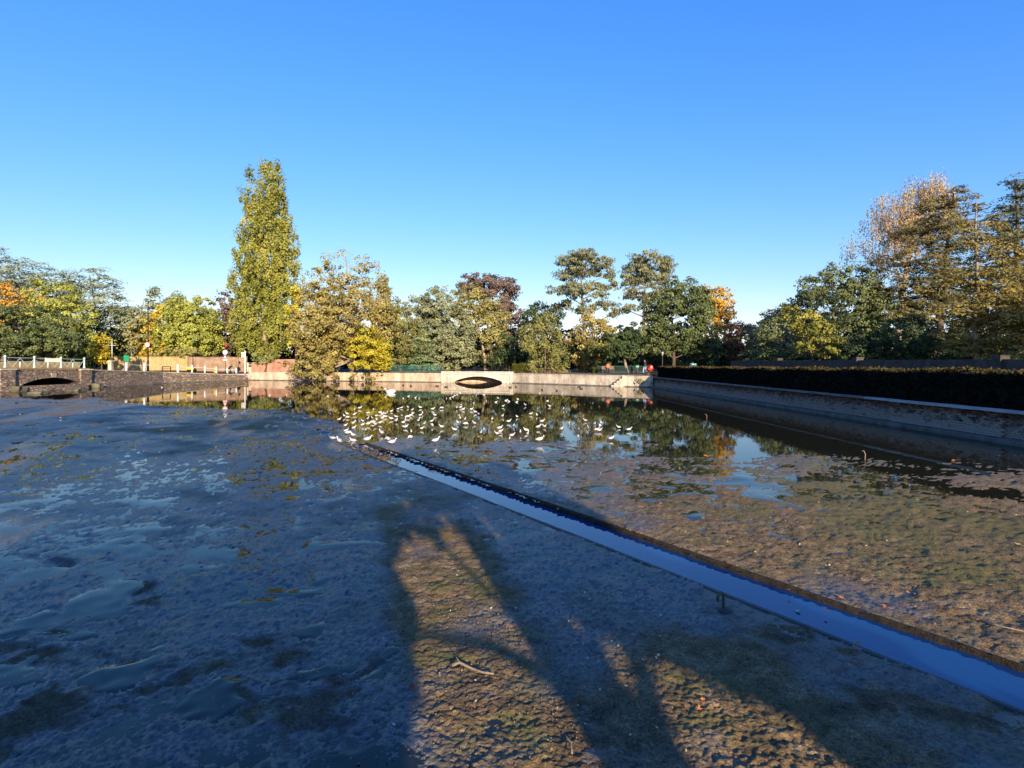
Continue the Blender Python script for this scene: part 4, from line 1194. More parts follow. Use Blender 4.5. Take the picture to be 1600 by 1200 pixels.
M_core = surf('hedge_core', (.003, .004, .003), (.008, .009, .006), 8, .95, .5, .05)
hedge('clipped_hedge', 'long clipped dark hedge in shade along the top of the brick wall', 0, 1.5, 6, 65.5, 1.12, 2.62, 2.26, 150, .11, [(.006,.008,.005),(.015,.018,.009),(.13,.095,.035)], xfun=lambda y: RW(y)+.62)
hedge('small_hedge', 'small sunlit clipped hedge block beside the white bridge', P(801, 0, 82).x, P(826, 0, 82).x, 81.3, 83.0, 1.3, 2.42, 2.42, 220, .16, [(.05,.055,.012),(.10,.10,.02),(.16,.15,.03)])
hedge('small_hedge', 'narrow clipped shrub block beneath the bushy olive-brown tree', P(925, 0, 79).x, P(934, 0, 79).x, 78.3, 79.2, 1.3, 2.1, 2.1, 220, .15, [(.04,.045,.012),(.08,.08,.02),(.13,.12,.03)])

# ------------------------------------------------------------------ walls behind
def plain_wall(name, label, a, b, z0, z1, th, m_, cap=None, parts=0):
    a = Vector((a[0], a[1], 0)); b = Vector((b[0], b[1], 0)); d = b-a; L = d.length; r = math.atan2(d.y, d.x)
    root = empty(name, (a.x, a.y, z0), label, 'wall', rz=r)
    k = max(2, int(L/1.2)); mb = MB(); v = []; f = []
    for i in range(k+1):
        x = L*i/k; zt = z1-z0+rnd.uniform(-.02, .02)
        v += [(x, 0, 0), (x, 0, zt), (x, th, zt), (x, th, 0)]
    for i in range(k):
        for q in range(3): f.append((4*i+q, 4*i+4+q, 4*i+5+q, 4*i+q+1))
    f += [(0, 1, 2, 3), (4*k+3, 4*k+2, 4*k+1, 4*k)]
    mb.add(v, f); mb.build('wall_face', m_, root)
    if cap:
        q = max(1, int(L/.9)); me = MB().box(-L/q/2+.008, -.05, 0, L/q/2-.008, th+.05, .09).mesh('coping_stone', cap)
        for i in range(q): obj('coping_stone', me, root, ((i+.5)*L/q, 0, z1-z0+.022))
    return root
a, b = P(178, 0, 98), P(289, 0, 96)
w = plain_wall('yellow_brick_wall', 'sunlit yellow brick garden wall behind the lamp post', (a.x, a.y), (b.x, b.y), .8, 3.62, .3, M_yel, M_yel)
MB().box(-.35, -.08, 0, .45, .4, 3.05).build('pier', M_yel, w, ((b-a).length+.0, 0, 0))
a, b = P(291.5, 0, 96), P(386, 0, 99)
plain_wall('brown_wall', 'brown patched wall behind the white posts and the road signs', (a.x, a.y), (b.x, b.y), .8, 3.58, .3, M_brownw, M_brownw)
a, b = P(393, 0, 91.4), P(459, 0, 89.5)
plain_wall('red_brick_wall', 'salmon red brick wall standing on the bank at the pond corner', (a.x, a.y), (b.x, b.y), 1.1, 2.55, .35, M_red, M_red)
a, b = P(386, 0, 97), P(410, 0, 97)
plain_wall('cream_wall', 'short cream wall behind the white sign post', (a.x, a.y), (b.x, b.y), .9, 2.75, .3, M_stone_p)
a, b = P(405, 0, 99), P(470, 0, 99)
plain_wall('dark_brick_wall', 'shaded dark red wall behind the poplar foot', (a.x, a.y), (b.x, b.y), .9, 3.3, .3, M_red)
plain_wall('far_parapet', 'ochre brick parapet on the far side of the old road bridge', (-57, 50), (-55.5, 74), 1.4, 2.85, .35, M_yel)
a, b = P(70, 0, 73), P(96, 0, 74)
plain_wall('pale_house_wall', 'pale cream wall end seen through the bridge railing', (a.x, a.y), (b.x, b.y), 1.3, 3.35, .3, M_stone_br)
a, b = (27.5, 12), (26.9, 70)
w = plain_wall('grey_garden_wall', 'long low grey garden wall behind the clipped hedge', a, b, 1.1, 3.02, .3, M_greyw)
for yy in (20, 22.5+9.5, 45, 58): MB().box(-.3, -.12, 0, .3, .42, 2.15).build('pier', M_greyw, w, (yy-12, 0, 0))

# ------------------------------------------------------------------ fences, posts, lamps, signs
def fence(label, a, b, h, z, m_, spacing):
    a = Vector((a.x, a.y, z)); b = Vector((b.x, b.y, z))
    root = empty('metal_fence', a, label, 'fence')
    d = b-a; n = max(1, int(round(d.length/spacing)))
    up = Vector((0, 0, 1))
    bars = MB()
    nb = int(d.length/.14)
    for i in range(nb+1):
        p = d*(i/nb); bars.beam(p+up*.08, p+up*(h-.02), .03, .03)
    o = bars.build('railing_bar', m_, root); o['kind'] = 'stuff'
    for i in range(n+1):
        p = d*(i/n); MB().lathe([(.05, 0), (.05, h), (.07, h+.02), (.05, h+.09)], 6, p).build('post', m_, root)
    for hh in (.12, h-.06): MB().beam(up*hh, d+up*hh, .05, .04).build('rail', m_, root)
fence('teal painted metal fence on the bank beside the fir tree', P(608, 0, 86), P(690, 0, 84), 1.12, 1.30, M_teal, 2.3)
fence('dark green metal fence behind the seated person and the leaning trunk', P(934, 0, 78), P(1012, 0, 76.5), 1.05, 1.30, M_dgreen, 1.9)

def post_line():
    pos = [(205, 1.0), (233, 1.05), (283, 1.15), (305, 1.1), (325, 1.1), (343, 1.05), (360, .95), (374, .95)]
    labs = ['white post nearest the green notice board', 'white post just before the tall lamp post', 'wide white post beside the black hoop rail', 'white post in front of the brown wall start',
            'white post beside the yellow grit bin', 'white post between the grit bin and the orange barrier', 'white post between the barrier and the cyclist', 'white post beside the bicycle and sign post']
    def at(px):
        a = (px-800)/F
        for (x0, y0, z0), (x1, y1, z1) in zip(left_pts[2:-1], left_pts[3:]):
            t = (a*y0 - x0)/((x1-x0)-a*(y1-y0))
            if -.001 <= t <= 1.001:
                n = Vector((-(y1-y0), x1-x0, 0)).normalized()
                return Vector((x0+(x1-x0)*t, y0+(y1-y0)*t, z0+(z1-z0)*t-.0)) + n*.62
        return Vector((left_pts[-1][0], left_pts[-1][1], .9))
    prev = None
    for (px, h), lab in zip(pos, labs):
        p = at(px)
        root = empty('white_post', p, lab, 'post', 'white posts along the road wall')
        w_ = .16 if px in (205, 233, 283) else .12
        MB().lathe([(w_, -.1), (w_*.95, h*.9), (w_*.8, h*.95), (w_*.35, h)], 8).build('post_shaft', M_white, root)
        if prev is not None:
            MB().beam(Vector((0, 0, .72*h)), prev-p+Vector((0, 0, .72*h)), .05, .05).build('rail', M_white, root)
        prev = p
    return at
road_at = post_line()

def signdisc(mb, c, r, y0, mi, n=20):
    v = [(c[0]+r*math.cos(2*PI*k/n), y0, c[1]+r*math.sin(2*PI*k/n)) for k in range(n)]
    mb.add(v+[(x, y0+.02, z) for x, y, z in v], [tuple(range(n))] + [(k, k+n, (k+1) % n+n, (k+1) % n) for k in range(n)], mi)

def text_part(name, txt, size, m_, parent, loc, rot=(PI/2, 0, 0)):
    cu = bpy.data.curves.new(name, 'FONT'); cu.body = txt; cu.size = size; cu.align_x = 'CENTER'; cu.align_y = 'CENTER'; cu.extrude = .004
    tmp = bpy.data.objects.new(name, cu); col.objects.link(tmp)
    dg = bpy.context.evaluated_depsgraph_get(); me = bpy.data.meshes.new_from_object(tmp.evaluated_get(dg))
    bpy.data.objects.remove(tmp); me.materials.clear(); me.materials.append(m_)
    o = obj(name, me, parent, loc); o.rotation_euler = rot
    return o

def lamp_post():
    p = road_at(241) + Vector((-.2, 0, 0)); p.z -= .1
    root = empty('street_lamp', p, 'tall dark street lamp carrying a round speed sign on the road wall', 'street lamp')
    s = p.y/F
    H = (587-480)*s
    MB().tube([(0, 0, 0), (0, 0, 1.5), (0, 0, 1.52), (0, 0, H)], [.14, .13, .09, .055], 8).build('pole', M_black, root)
    MB().tube([(0, 0, H), (.12, -.05, H+.25), (.45, -.2, H+.38), (1.0, -.4, H+.42)], [.055, .05, .045, .04], 6).build('arm', M_black, root)
    MB().lathe([(.05, -.05), (.16, 0), (.18, .06), (.06, .14)], 8, (1.15, -.45, H+.36)).build('lamp_head', M_black, root)
    zc = (587-544)*s
    q = empty_part = None
    sg = MB(); signdisc(sg, (0, zc), .36, -.16, 0); o = sg.build('round_sign', M_signred, root)
    sg = MB(); signdisc(sg, (0, zc), .28, -.17, 0); o2 = sg.build('sign_face', M_white, o)
    text_part('sign_number', '20', .34, M_black, o, (0, -.178, zc))
    sg = MB(); signdisc(sg, (.22, zc-.1), .3, .12, 0); sg.build('back_sign', M_black, root)
lamp_post()

def boards():
    p = road_at(216) + Vector((-1.2, .5, -.05)); s = p.y/F
    r = empty('notice_board', p, 'green notice board on two legs behind the road wall', 'sign')
    MB().box(-.33, -.03, 1.25, .33, .03, 2.0).build('board', M_signgreen, r)
    for x in (-.28, .28): MB().box(x-.035, .03, -.1, x+.035, .09, 1.95).build('leg', M_black, r)
    p = road_at(272) + Vector((-.9, .5, -.05))
    r = empty('hoop_rail', p, 'black metal hoop rail standing beside the wide white post', 'rail')
    MB().tube([(-.55, 0, -.1), (-.55, 0, .78), (-.5, 0, .83), (.5, 0, .83), (.55, 0, .78), (.55, 0, -.1)], .06, 6).build('hoop', M_black, r)
    MB().beam((-.55, 0, .55), (.55, 0, .55), .04, .04).build('crossbar', M_black, r)
    p = road_at(316) + Vector((-1.4, .6, -.1))
    r = empty('grit_bin', p, 'yellow lidded grit bin in front of the brown wall', 'bin')
    MB().prism([(-.5, .2), (.5, .2), (.55, .62), (-.55, .62)], -.35, .35).build('bin_body', M_black, r)
    MB().prism([(-.6, .62), (.6, .62), (.55, .70), (.35, .92), (-.45, .96), (-.55, .70)], -.4, .4).build('lid', M_yellow, r)
    MB().box(-.5, -.3, 0, .5, .3, .2).build('foot', M_rubber, r)
    p = road_at(352) + Vector((-1.3, .6, -.1))
    r = empty('road_barrier', p, 'orange and white roadworks barrier leaning in front of the brown wall', 'barrier')
    MB().prism([(-.32, 0), (.32, 0), (.22, 1.15), (-.22, 1.15)], -.05, .05).build('panel', M_orange, r)
    for z in (.25, .75): MB().prism([(-.25, z), (.25, z), (.24, z+.2), (-.24, z+.2)], -.062, -.052).build('white_band', M_yellow, r)
    for x in (-.25, .25): MB().box(x-.06, -.3, 0, x+.06, .3, .06).build('foot', M_rubber, r)
    # road sign pole: round and triangular plates
    p = road_at(364) + Vector((-1.0, .6, -.1)); s = p.y/F; z0 = p.z
    r = empty('road_sign', p, 'road sign pole with a white disc above a red edged triangle', 'sign')
    zz = lambda py: EYE-(py-HY)*s - z0
    MB().tube([(0, 0, 0), (0, 0, zz(528))], .035, 6).build('pole', M_black, r)
    sg = MB(); signdisc(sg, (0, zz(550.5)), .36, -.07, 0); sg.build('disc_plate', M_white, r)
    tri = lambda k, y: MB().prism([(-.40*k, zz(558)-.26*k), (.40*k, zz(558)-.26*k), (0, zz(558)+.44*k)], y, y+.012)
    t_ = tri(1, -.07).build('triangle_plate', M_signred, r); tri(.62, -.085).build('triangle_face', M_white, t_)
    MB().box(-.32, -.07, zz(562.3)-.1, .32, -.05, zz(562.3)+.1).build('small_plate', M_white, r)
    MB().prism([(.02, zz(542)), (.32, zz(541)), (.30, zz(537)), (.02, zz(536.5))], -.02, .02).build('red_plate', M_signred, r)
    p = road_at(386) + Vector((-.2, .8, -.1)); s = p.y/F; z0 = p.z
    r = empty('sign_post', p, 'tall white sign post with a white plate at the pond corner', 'sign')
    MB().box(-.07, -.07, 0, .07, .07, EYE-(549-HY)*s-z0).build('pole', M_white, r)
    for pz in (552, 556.2): MB().box(-.55, -.1, EYE-(pz+1.6-HY)*s-z0, -.08, -.075, EYE-(pz-1.6-HY)*s-z0).build('plate', M_white, r)
    # pale column at the yellow tree
    p = P(175, 0, 85); r = empty('signal_column', (p.x, p.y, 1.4), 'pale green column with a cross arm beside the small yellow tree', 'column')
    MB().tube([(0, 0, 0), (0, 0, 1.6), (0, 0, 1.65), (0, 0, 4.9)], [.17, .15, .08, .06], 8).build('pole', M_paleblue, r)
    MB().beam((-.6, 0, 3.9), (.6, 0, 3.9), .07, .07).build('cross_arm', M_paleblue, r)
    MB().box(-.7, -.1, 3.6, -.5, .1, 4.6).build('signal_box', M_paleblue, r)
    p = P(173, 0, 75); r = empty('gate_pillar', (p.x, p.y, 1.5), 'pale stone gate pillar at the end of the bridge railing', 'pillar')
    MB().box(-.22, -.22, 0, .22, .22, 1.35).build('shaft', M_stone_w, r); MB().prism([(-.28, 1.35), (.28, 1.35), (.28, 1.45), (0, 1.62), (-.28, 1.45)], -.28, .28).build('cap', M_stone_w, r)
    # far right
    p = P(1035, 0, 80); r = empty('park_lamp', (p.x, p.y, 1.3), 'classic lantern lamp post standing behind the hedge end', 'street lamp')
    s = 80/F
    MB().lathe([(.13, 0), (.13, .3), (.07, .45), (.05, 2.3), (.09, 2.36), (.04, 2.42)], 8).build('pole', M_greyw, r)
    la = MB().lathe([(.09, 2.42), (.22, 2.95), (.22, 2.96)], 6).build('lantern', M_glass_l, r)
    MB().lathe([(.27, 2.95), (.20, 3.1), (.06, 3.25), (.03, 3.45), (.01, 3.5)], 6).build('lantern_roof', M_black, la)
    p = P(996, 0, 77.5); r = empty('green_sign', (p.x, p.y, 1.3), 'small bright green sign on the fence beside the walking person', 'sign')
    MB().box(-.22, -.03, .72, .22, .0, 1.12).build('board', M_signgreen, r); MB().box(-.03, 0, 0, .03, .05, 1.1).build('leg', M_black, r)
    MB().box(-.14, -.04, .86, .14, -.032, .94).build('pale_line', M_white, r)
    p = P(1083, 0, 76); r = empty('park_board', (p.x, p.y, 1.3), 'pale teal park notice board behind the hedge', 'sign')
    MB().box(-.42, -.04, .85, .42, .02, 1.35).build('board', M_signteal, r)
    MB().prism([(-.14, 1.36), (.14, 1.36), (0, 1.62)], -.03, .01).build('crest', M_black, r)
    MB().box(-.14, -.05, .85, .14, -.043, 1.15).build('dark_panel', M_dgreen, r)
    for x in (-.36, .36): MB().box(x-.03, .02, 0, x+.03, .08, 1.35).build('leg', M_black, r)
    # stone steps in the bank
    g = G(966, 604); r = empty('stone_steps', (g.x, g.y-.1, 0), 'stone steps cut into the far bank wall near the leaning trunk', 'steps')
    for i in range(5): MB().box(-.9+.32*i, -.35, 0, .9, .12, .25*(i+1)-.06).build('step', M_stone_w, r) if i < 1 else MB().box(-.9+.32*i, -.35, .25*i-.058, .9, .12, .25*(i+1)-.06).build('step', M_stone_w, r)
    # leaning pale trunk of a tree whose crown merges above
    f0 = P(981, 584, 78.5); r = empty('leaning_tree', (f0.x, f0.y, 1.3), 'leaning pale trunk rising from the far path beside the green fence', 'tree')
    pts = [(0, 0, -.1), (-.28, 0, 1.0), (-.42, .1, 2.0), (-.6, .2, 3.0), (-1.0, .4, 4.2), (-1.3, .6, 5.5)]
    MB().tube(pts, [.24, .19, .17, .15, .12, .06], 8).tube([(-.6, .2, 3.0), (-.2, .3, 4.0), (.2, .3, 5.2)], [.1, .07, .03], 6).build('trunk', M_bark_p, r)
    c, nn, sz, tt, up, cen = crown_points([(966, 546, 16, 12), (982, 536, 18, 14), (960, 530, 16, 14), (985, 552, 10, 6)], 77.5, 'broad', 1.5, 3.4, 1.0)
    obj('crown', leaf_mesh('crown', c-np.array(r.location), nn, sz, tt, leafmat('leaves_leaning_tree', DARK), 1.1), r)
    # ivy clump and creepers on the bank wall
    for lab, L, Y, cols in (('dark green ivy clump hanging down the bank wall near the corner', [(1003, 594, 9, 7), (1010, 598, 6, 4)], 66, GREEN), ('reddish creeper trailing over the coping of the bank wall', [(858, 586, 20, 2.6), (885, 586, 14, 2.4)], 79.0, REDB),
                          ('dark trailing creeper under the leaning olive-brown tree', [(570, 588, 22, 3), (600, 586, 12, 3), (500, 588, 25, 4)], 84, BROWNOL), ('small red leafed shrub at the end of the dark hedge', [(1021, 587, 5, 5), (1015, 582, 6, 6)], 66, REDB)):
        c, nn, sz, tt, up, cen = crown_points(L, Y, 'broad', 1.3, 3.0, .2)
        o = obj('creeper', leaf_mesh('creeper', c-np.array(cen[0][0]), nn, sz, tt, leafmat('leaves_creeper', cols), 1.1), None, Vector(cen[0][0])); tag(o, lab, 'creeper')
boards()

# ------------------------------------------------------------------ people
def skin_ramp(name, stops):
    m, nt, b = mat(name)
    tc = N(nt, 'ShaderNodeTexCoord'); sp = N(nt, 'ShaderNodeSeparateXYZ'); nt.links.new(tc.outputs['Object'], sp.inputs[0])
    r = ramp(nt, math_n(nt, 'DIVIDE', sp.outputs[2], 2.0), stops, 'CONSTANT'); nt.links.new(r.outputs[0], b.inputs['Base Color'])
    b.inputs['Roughness'].default_value = .8
    return m
def person(label, loc, rz, J, stops, hair, extra=None):
    """one continuous skinned body from a joint table"""
    me = bpy.data.meshes.new('person')
    names = list(J); vs_ = [J[k][0] for k in names]; ed = [(names.index(J[k][2]), names.index(k)) for k in names if J[k][2]]
    me.from_pydata(vs_, ed, [])
    o = obj('person', me, None, loc); o.rotation_euler = (0, 0, rz)
    sm = o.modifiers.new('skin', 'SKIN')
    for i, k in enumerate(names):
        sv = me.skin_vertices[0].data[i]; r = J[k][1]; sv.radius = (r, r); sv.use_root = (i == 0)
    o.modifiers.new('sub', 'SUBSURF').levels = 1; o.modifiers['sub'].render_levels = 2
    dg = bpy.context.evaluated_depsgraph_get(); me2 = bpy.data.meshes.new_from_object(o.evaluated_get(dg))
    o.modifiers.clear(); o.data = me2; me2.name = 'person'
    me2.materials.clear(); me2.materials.append(skin_ramp('clothes', stops))
    for p_ in me2.polygons: p_.use_smooth = True
    tag(o, label, 'person')
    hd = Vector(J['head'][0]); 
    MB().lathe([(.02, .115), (.075, .10), (.105, .04), (.10, -.02), (.06, -.03)][::-1], 8, hd+Vector((0, .02, .02))).build('hair', hair, o)
    MB().lathe([(.004, 0), (.012, .02), (.006, .05)], 5, hd+Vector((0, -.10, -.03))).build('nose', M_skin, o)
    return o
M_skin = surf('skin', (.42, .25, .17), (.5, .31, .22), 8, .6, 0)
M_hair = surf('dark_hair', (.02, .014, .01), (.05, .035, .025), 20, .6, .2, .01)
SK = (.45, .28, .2)
walk = {'pelvis': ((0, 0, .95), .15, None), 'chest': ((0, -.03, 1.30), .17, 'pelvis'), 'neck': ((0, -.05, 1.48), .06, 'chest'), 'head': ((0, -.07, 1.63), .10, 'neck'), 'crown': ((0, -.06, 1.72), .07, 'head'),
        'hip_a': ((-.1, 0, .9), .105, 'pelvis'), 'knee_a': ((-.11, -.18, .5), .075, 'hip_a'), 'ankle_a': ((-.11, -.22, .08), .05, 'knee_a'), 'toe_a': ((-.11, -.36, .04), .04, 'ankle_a'),
        'hip_b': ((.1, 0, .9), .105, 'pelvis'), 'knee_b': ((.11, .02, .48), .075, 'hip_b'), 'ankle_b': ((.11, .26, .12), .05, 'knee_b'), 'toe_b': ((.11, .16, .04), .04, 'ankle_b'),
        'sho_a': ((-.19, -.03, 1.40), .075, 'chest'), 'elb_a': ((-.24, .05, 1.12), .05, 'sho_a'), 'hand_a': ((-.22, -.12, .92), .038, 'elb_a'),
        'sho_b': ((.19, -.03, 1.40), .075, 'chest'), 'elb_b': ((.24, -.06, 1.12), .05, 'sho_b'), 'hand_b': ((.20, -.30, 1.0), .038, 'elb_b')}
sit = {'pelvis': ((0, .05, .52), .16, None), 'chest': ((0, .02, .90), .17, 'pelvis'), 'neck': ((0, 0, 1.08), .06, 'chest'), 'head': ((0, -.03, 1.22), .10, 'neck'), 'crown': ((0, -.02, 1.31), .07, 'head'),
       'hip_a': ((-.1, 0, .5), .11, 'pelvis'), 'knee_a': ((-.13, -.42, .50), .075, 'hip_a'), 'ankle_a': ((-.13, -.44, .09), .05, 'knee_a'), 'toe_a': ((-.14, -.58, .04), .04, 'ankle_a'),
       'hip_b': ((.1, 0, .5), .11, 'pelvis'), 'knee_b': ((.13, -.42, .50), .075, 'hip_b'), 'ankle_b': ((.13, -.44, .09), .05, 'knee_b'), 'toe_b': ((.14, -.58, .04), .04, 'ankle_b'),
       'sho_a': ((-.19, .02, 1.0), .075, 'chest'), 'elb_a': ((-.26, -.06, .76), .05, 'sho_a'), 'hand_a': ((-.10, -.30, .66), .038, 'elb_a'),
       'sho_b': ((.19, .02, 1.0), .075, 'chest'), 'elb_b': ((.26, -.06, .76), .05, 'sho_b'), 'hand_b': ((.10, -.30, .66), .038, 'elb_b')}
ride = {'pelvis': ((0, .22, .98), .15, None), 'chest': ((0, -.10, 1.28), .17, 'pelvis'), 'neck': ((0, -.24, 1.42), .06, 'chest'), 'head': ((0, -.31, 1.55), .10, 'neck'), 'crown': ((0, -.31, 1.64), .07, 'head'),
        'hip_a': ((-.1, .2, .94), .105, 'pelvis'), 'knee_a': ((-.12, -.16, .72), .075, 'hip_a'), 'ankle_a': ((-.12, -.02, .34), .05, 'knee_a'), 'toe_a': ((-.12, -.16, .28), .04, 'ankle_a'),
        'hip_b': ((.1, .2, .94), .105, 'pelvis'), 'knee_b': ((.12, -.05, .56), .075, 'hip_b'), 'ankle_b': ((.12, .10, .17), .05, 'knee_b'), 'toe_b': ((.12, -.04, .12), .04, 'ankle_b'),
        'sho_a': ((-.19, -.14, 1.36), .075, 'chest'), 'elb_a': ((-.24, -.34, 1.15), .05, 'sho_a'), 'hand_a': ((-.24, -.55, 1.04), .038, 'elb_a'),
        'sho_b': ((.19, -.14, 1.36), .075, 'chest'), 'elb_b': ((.24, -.34, 1.15), .05, 'sho_b'), 'hand_b': ((.24, -.55, 1.04), .038, 'elb_b')}
p = P(1008, 0, 73.5)
person('walking person in a dark jacket and pale blue trousers on the far path', (p.x, p.y, 1.40), math.radians(-70), walk, [(0, (.03, .03, .03)), (.05, (.42, .48, .62)), (.46, (.06, .03, .04)), (.745, SK)], M_hair)
p = P(950, 0, 76)
def bench():
    r = empty('park_bench', (p.x, p.y, 1.40), 'dark wooden bench carrying the seated person on the far path', 'bench')
    for i in range(3): MB().box(-.8, -.2+.16*i, .40, .8, -.08+.16*i, .44).build('seat_slat', M_wood, r)
    for i in range(2): MB().box(-.8, .30, .56+.18*i, .8, .33, .68+.18*i).build('back_slat', M_wood, r)
    for x in (-.7, .7):
        MB().box(x-.03, -.18, 0, x+.03, -.12, .398).build('leg', M_black, r); MB().box(x-.03, .335, 0, x+.03, .39, .88).build('leg', M_black, r)
bench()
person('seated person in an orange-red top on the far bench', (p.x, p.y, 1.43), 0.0, sit, [(0, (.03, .03, .03)), (.05, (.05, .05, .08)), (.30, (.62, .16, .08)), (.54, SK)], M_hair)
p2 = P(1015, 0, 73.2)
def pushchair():
    r = empty('pushchair', (p2.x, p2.y, 1.40), 'red and pink pushchair in front of the walking person', 'pushchair', rz=math.radians(20))
    MB().prism([(-.35, .45), (.25, .40), (.42, .62), (.30, .98), (.02, 1.08), (-.12, .80), (-.38, .62)], -.22, .22).build('hood_and_seat', M_signred, r)
    MB().prism([(-.02, .66), (.22, .66), (.25, .90), (.05, .96)], -.235, -.225).build('pink_panel', surf('pink_cloth', (.6, .3, .3), (.7, .4, .38), 8, .8, 0), r)
    for x in (-.32, .3):
        for y in (-.22, .22):
            MB().tube([(x, y-.02, .13), (x, y+.02, .13)], .13, 12).build('wheel', M_rubber, r)
    for y in (-.2, .2):
        MB().tube([(-.32, y, .13), (.05, y, .5), (.3, y, .13)], .018, 5).build('leg_tube', M_black, r)
        MB().tube([(.05, y, .5), (-.55, y, 1.02)], .018, 5).build('handle_tube', M_black, r)
pushchair()
p3 = road_at(373) + Vector((-1.1, .5, -.1))
def bicycle():
    r = empty('bicycle', p3, 'dark bicycle ridden past the white posts', 'bicycle', rz=math.radians(75))
    def wheel(y):
        mb = MB(); n = 20
        pts = [(0, y+.33*math.cos(2*PI*k/n), .34+.33*math.sin(2*PI*k/n)) for k in range(n+1)]
        w_ = mb.tube(pts, .022, 5, cap=False).build('wheel', M_rubber, r)
        sp = MB()
        for k in range(8): sp.beam((0, y, .34), (0, y+.31*math.cos(PI*k/4), .34+.31*math.sin(PI*k/4)), .006, .006)
        sp.build('spoke', M_paleblue, w_)
    wheel(-.52); wheel(.52)
    fr = MB()
    for a_, b_ in (((0, .52, .34), (0, .22, .82)), ((0, .52, .34), (0, .05, .30)), ((0, .05, .30), (0, .22, .82)), ((0, .05, .30), (0, -.40, .78)), ((0, .20, .78), (0, -.38, .82)), ((0, -.52, .34), (0, -.38, .95))): fr.tube([a_, b_], .02, 6)
    fr.build('frame', M_paleblue, r)
    MB().box(-.07, .10, .83, .07, .34, .88).build('saddle', M_black, r)
    MB().tube([(-.27, -.50, 1.02), (-.1, -.40, 1.0), (.1, -.40, 1.0), (.27, -.50, 1.02)], .016, 6).build('handlebar', M_black, r)
    MB().beam((-.14, -.02, .24), (-.06, .12, .36), .02, .02).build('pedal', M_black, r)
bicycle()
person('cyclist in dark clothes leaning over the handlebar by the road', p3, math.radians(75), ride, [(0, (.02, .02, .02)), (.45, (.035, .02, .03)), (.73, SK)], M_hair)

# ------------------------------------------------------------------ birds
def gull_mesh(kind):
    """gull facing -x... body continuous; slots: white, grey wing, dark, red"""
    mb = MB()
    zb = {'stand': .17, 'walk': .17, 'peck': .16, 'swim': .03}[kind]
    prof = [(-.17, .012, .012, -.025), (-.14, .040, .036, -.018), (-.08, .062, .066, -.008), (0, .070, .082, .0), (.08, .058, .070, .01), (.13, .038, .050, .03)]
    if kind == 'peck': neck = [(.165, .030, .036, .01), (.20, .030, .032, -.03), (.235, .026, .026, -.055), (.255, .010, .010, -.065)]
    else: neck = [(.155, .030, .036, .075), (.170, .034, .034, .115), (.195, .030, .030, .135), (.225, .012, .012, .130)]
    rings = [(x, w_, h, z+zb+.06) for x, w_, h, z in prof+neck]
    n = 10; v = []; f = []; mi = []
    for x, w_, h, z in rings:
        for k in range(n):
            a = 2*PI*k/n; v.append((x, math.sin(a)*w_, z+math.cos(a)*h))
    for i in range(len(rings)-1):
        for k in range(n):
            a = i*n+k; b = i*n+(k+1) % n
            mb_m = 1 if (i < 4 and k in (0, 1, 9, 8)) else 0
            f.append(((a, a+n, b+n, b), mb_m))
    for q, m_ in f: mb.add([], [], 0)
    base = len(mb.v); mb.v += v
    for q, m_ in f: mb.f.append(tuple(base+i for i in q)); mb.m.append(m_); mb.sm.append(True)
    mb.f.append(tuple(base+k for k in range(n))); mb.m.append(0); mb.sm.append(False)
    mb.f.append(tuple(base+(len(rings)-1)*n+k for k in reversed(range(n)))); mb.m.append(0); mb.sm.append(False)
    hx, hz = rings[-1][0], rings[-1][3]
    # wings folded, tips crossing past the tail
    for s in (-1, 1):
        mb.add([(.10, s*.058, zb+.10), (-.06, s*.075, zb+.045), (-.23, s*.012, zb+.030), (-.08, s*.045, zb+.112)], [(0, 1, 2, 3)], 1)
        mb.add([(-.17, s*.03, zb+.035), (-.255, s*.008, zb+.026), (-.18, s*.012, zb+.06)], [(0, 1, 2)], 2)
    # tail, bill, dark ear spot
    mb.add([(-.15, -.03, zb+.04), (-.15, .03, zb+.04), (-.24, .028, zb+.02), (-.24, -.028, zb+.02)], [(0, 1, 2, 3)], 0)
    dz = -.02 if kind == 'peck' else -.008
    mb.tube([(hx-.01, 0, hz), (hx+.045, 0, hz+dz)], [.011, .003], 5, 3)
    for s in (-1, 1): mb.box(hx-.055, s*.0285-.003, hz+.0, hx-.040, s*.0285+.003, hz+.013, 2)
    if kind in ('stand', 'walk', 'peck'):
        for s in (-1, 1):
            lx = .01 + (.035*s if kind == 'walk' else 0)
            mb.tube([(.0, s*.025, zb+.0), (lx, s*.027, .005)], .006, 4, 3)
            mb.add([(lx-.01, s*.027, .004), (lx+.045, s*.027-.02, .003), (lx+.045, s*.027+.02, .003)], [(0, 1, 2)], 3)
    return mb.mesh('gull', M_gw, M_gg, M_gd, M_gr)
M_gw = surf('white_feathers', (.70, .69, .67), (.82, .81, .79), 20, .7, .0)
M_gg = surf('grey_feathers', (.36, .37, .39), (.46, .47, .49), 20, .7, .0)
M_gd = surf('dark_feathers', (.03, .03, .032), (.06, .06, .06), 20, .7, .0)
M_gr = surf('red_legs', (.25, .04, .03), (.34, .07, .04), 20, .6, .0)
GM = {k: gull_mesh(k) for k in ('stand', 'walk', 'peck', 'swim')}

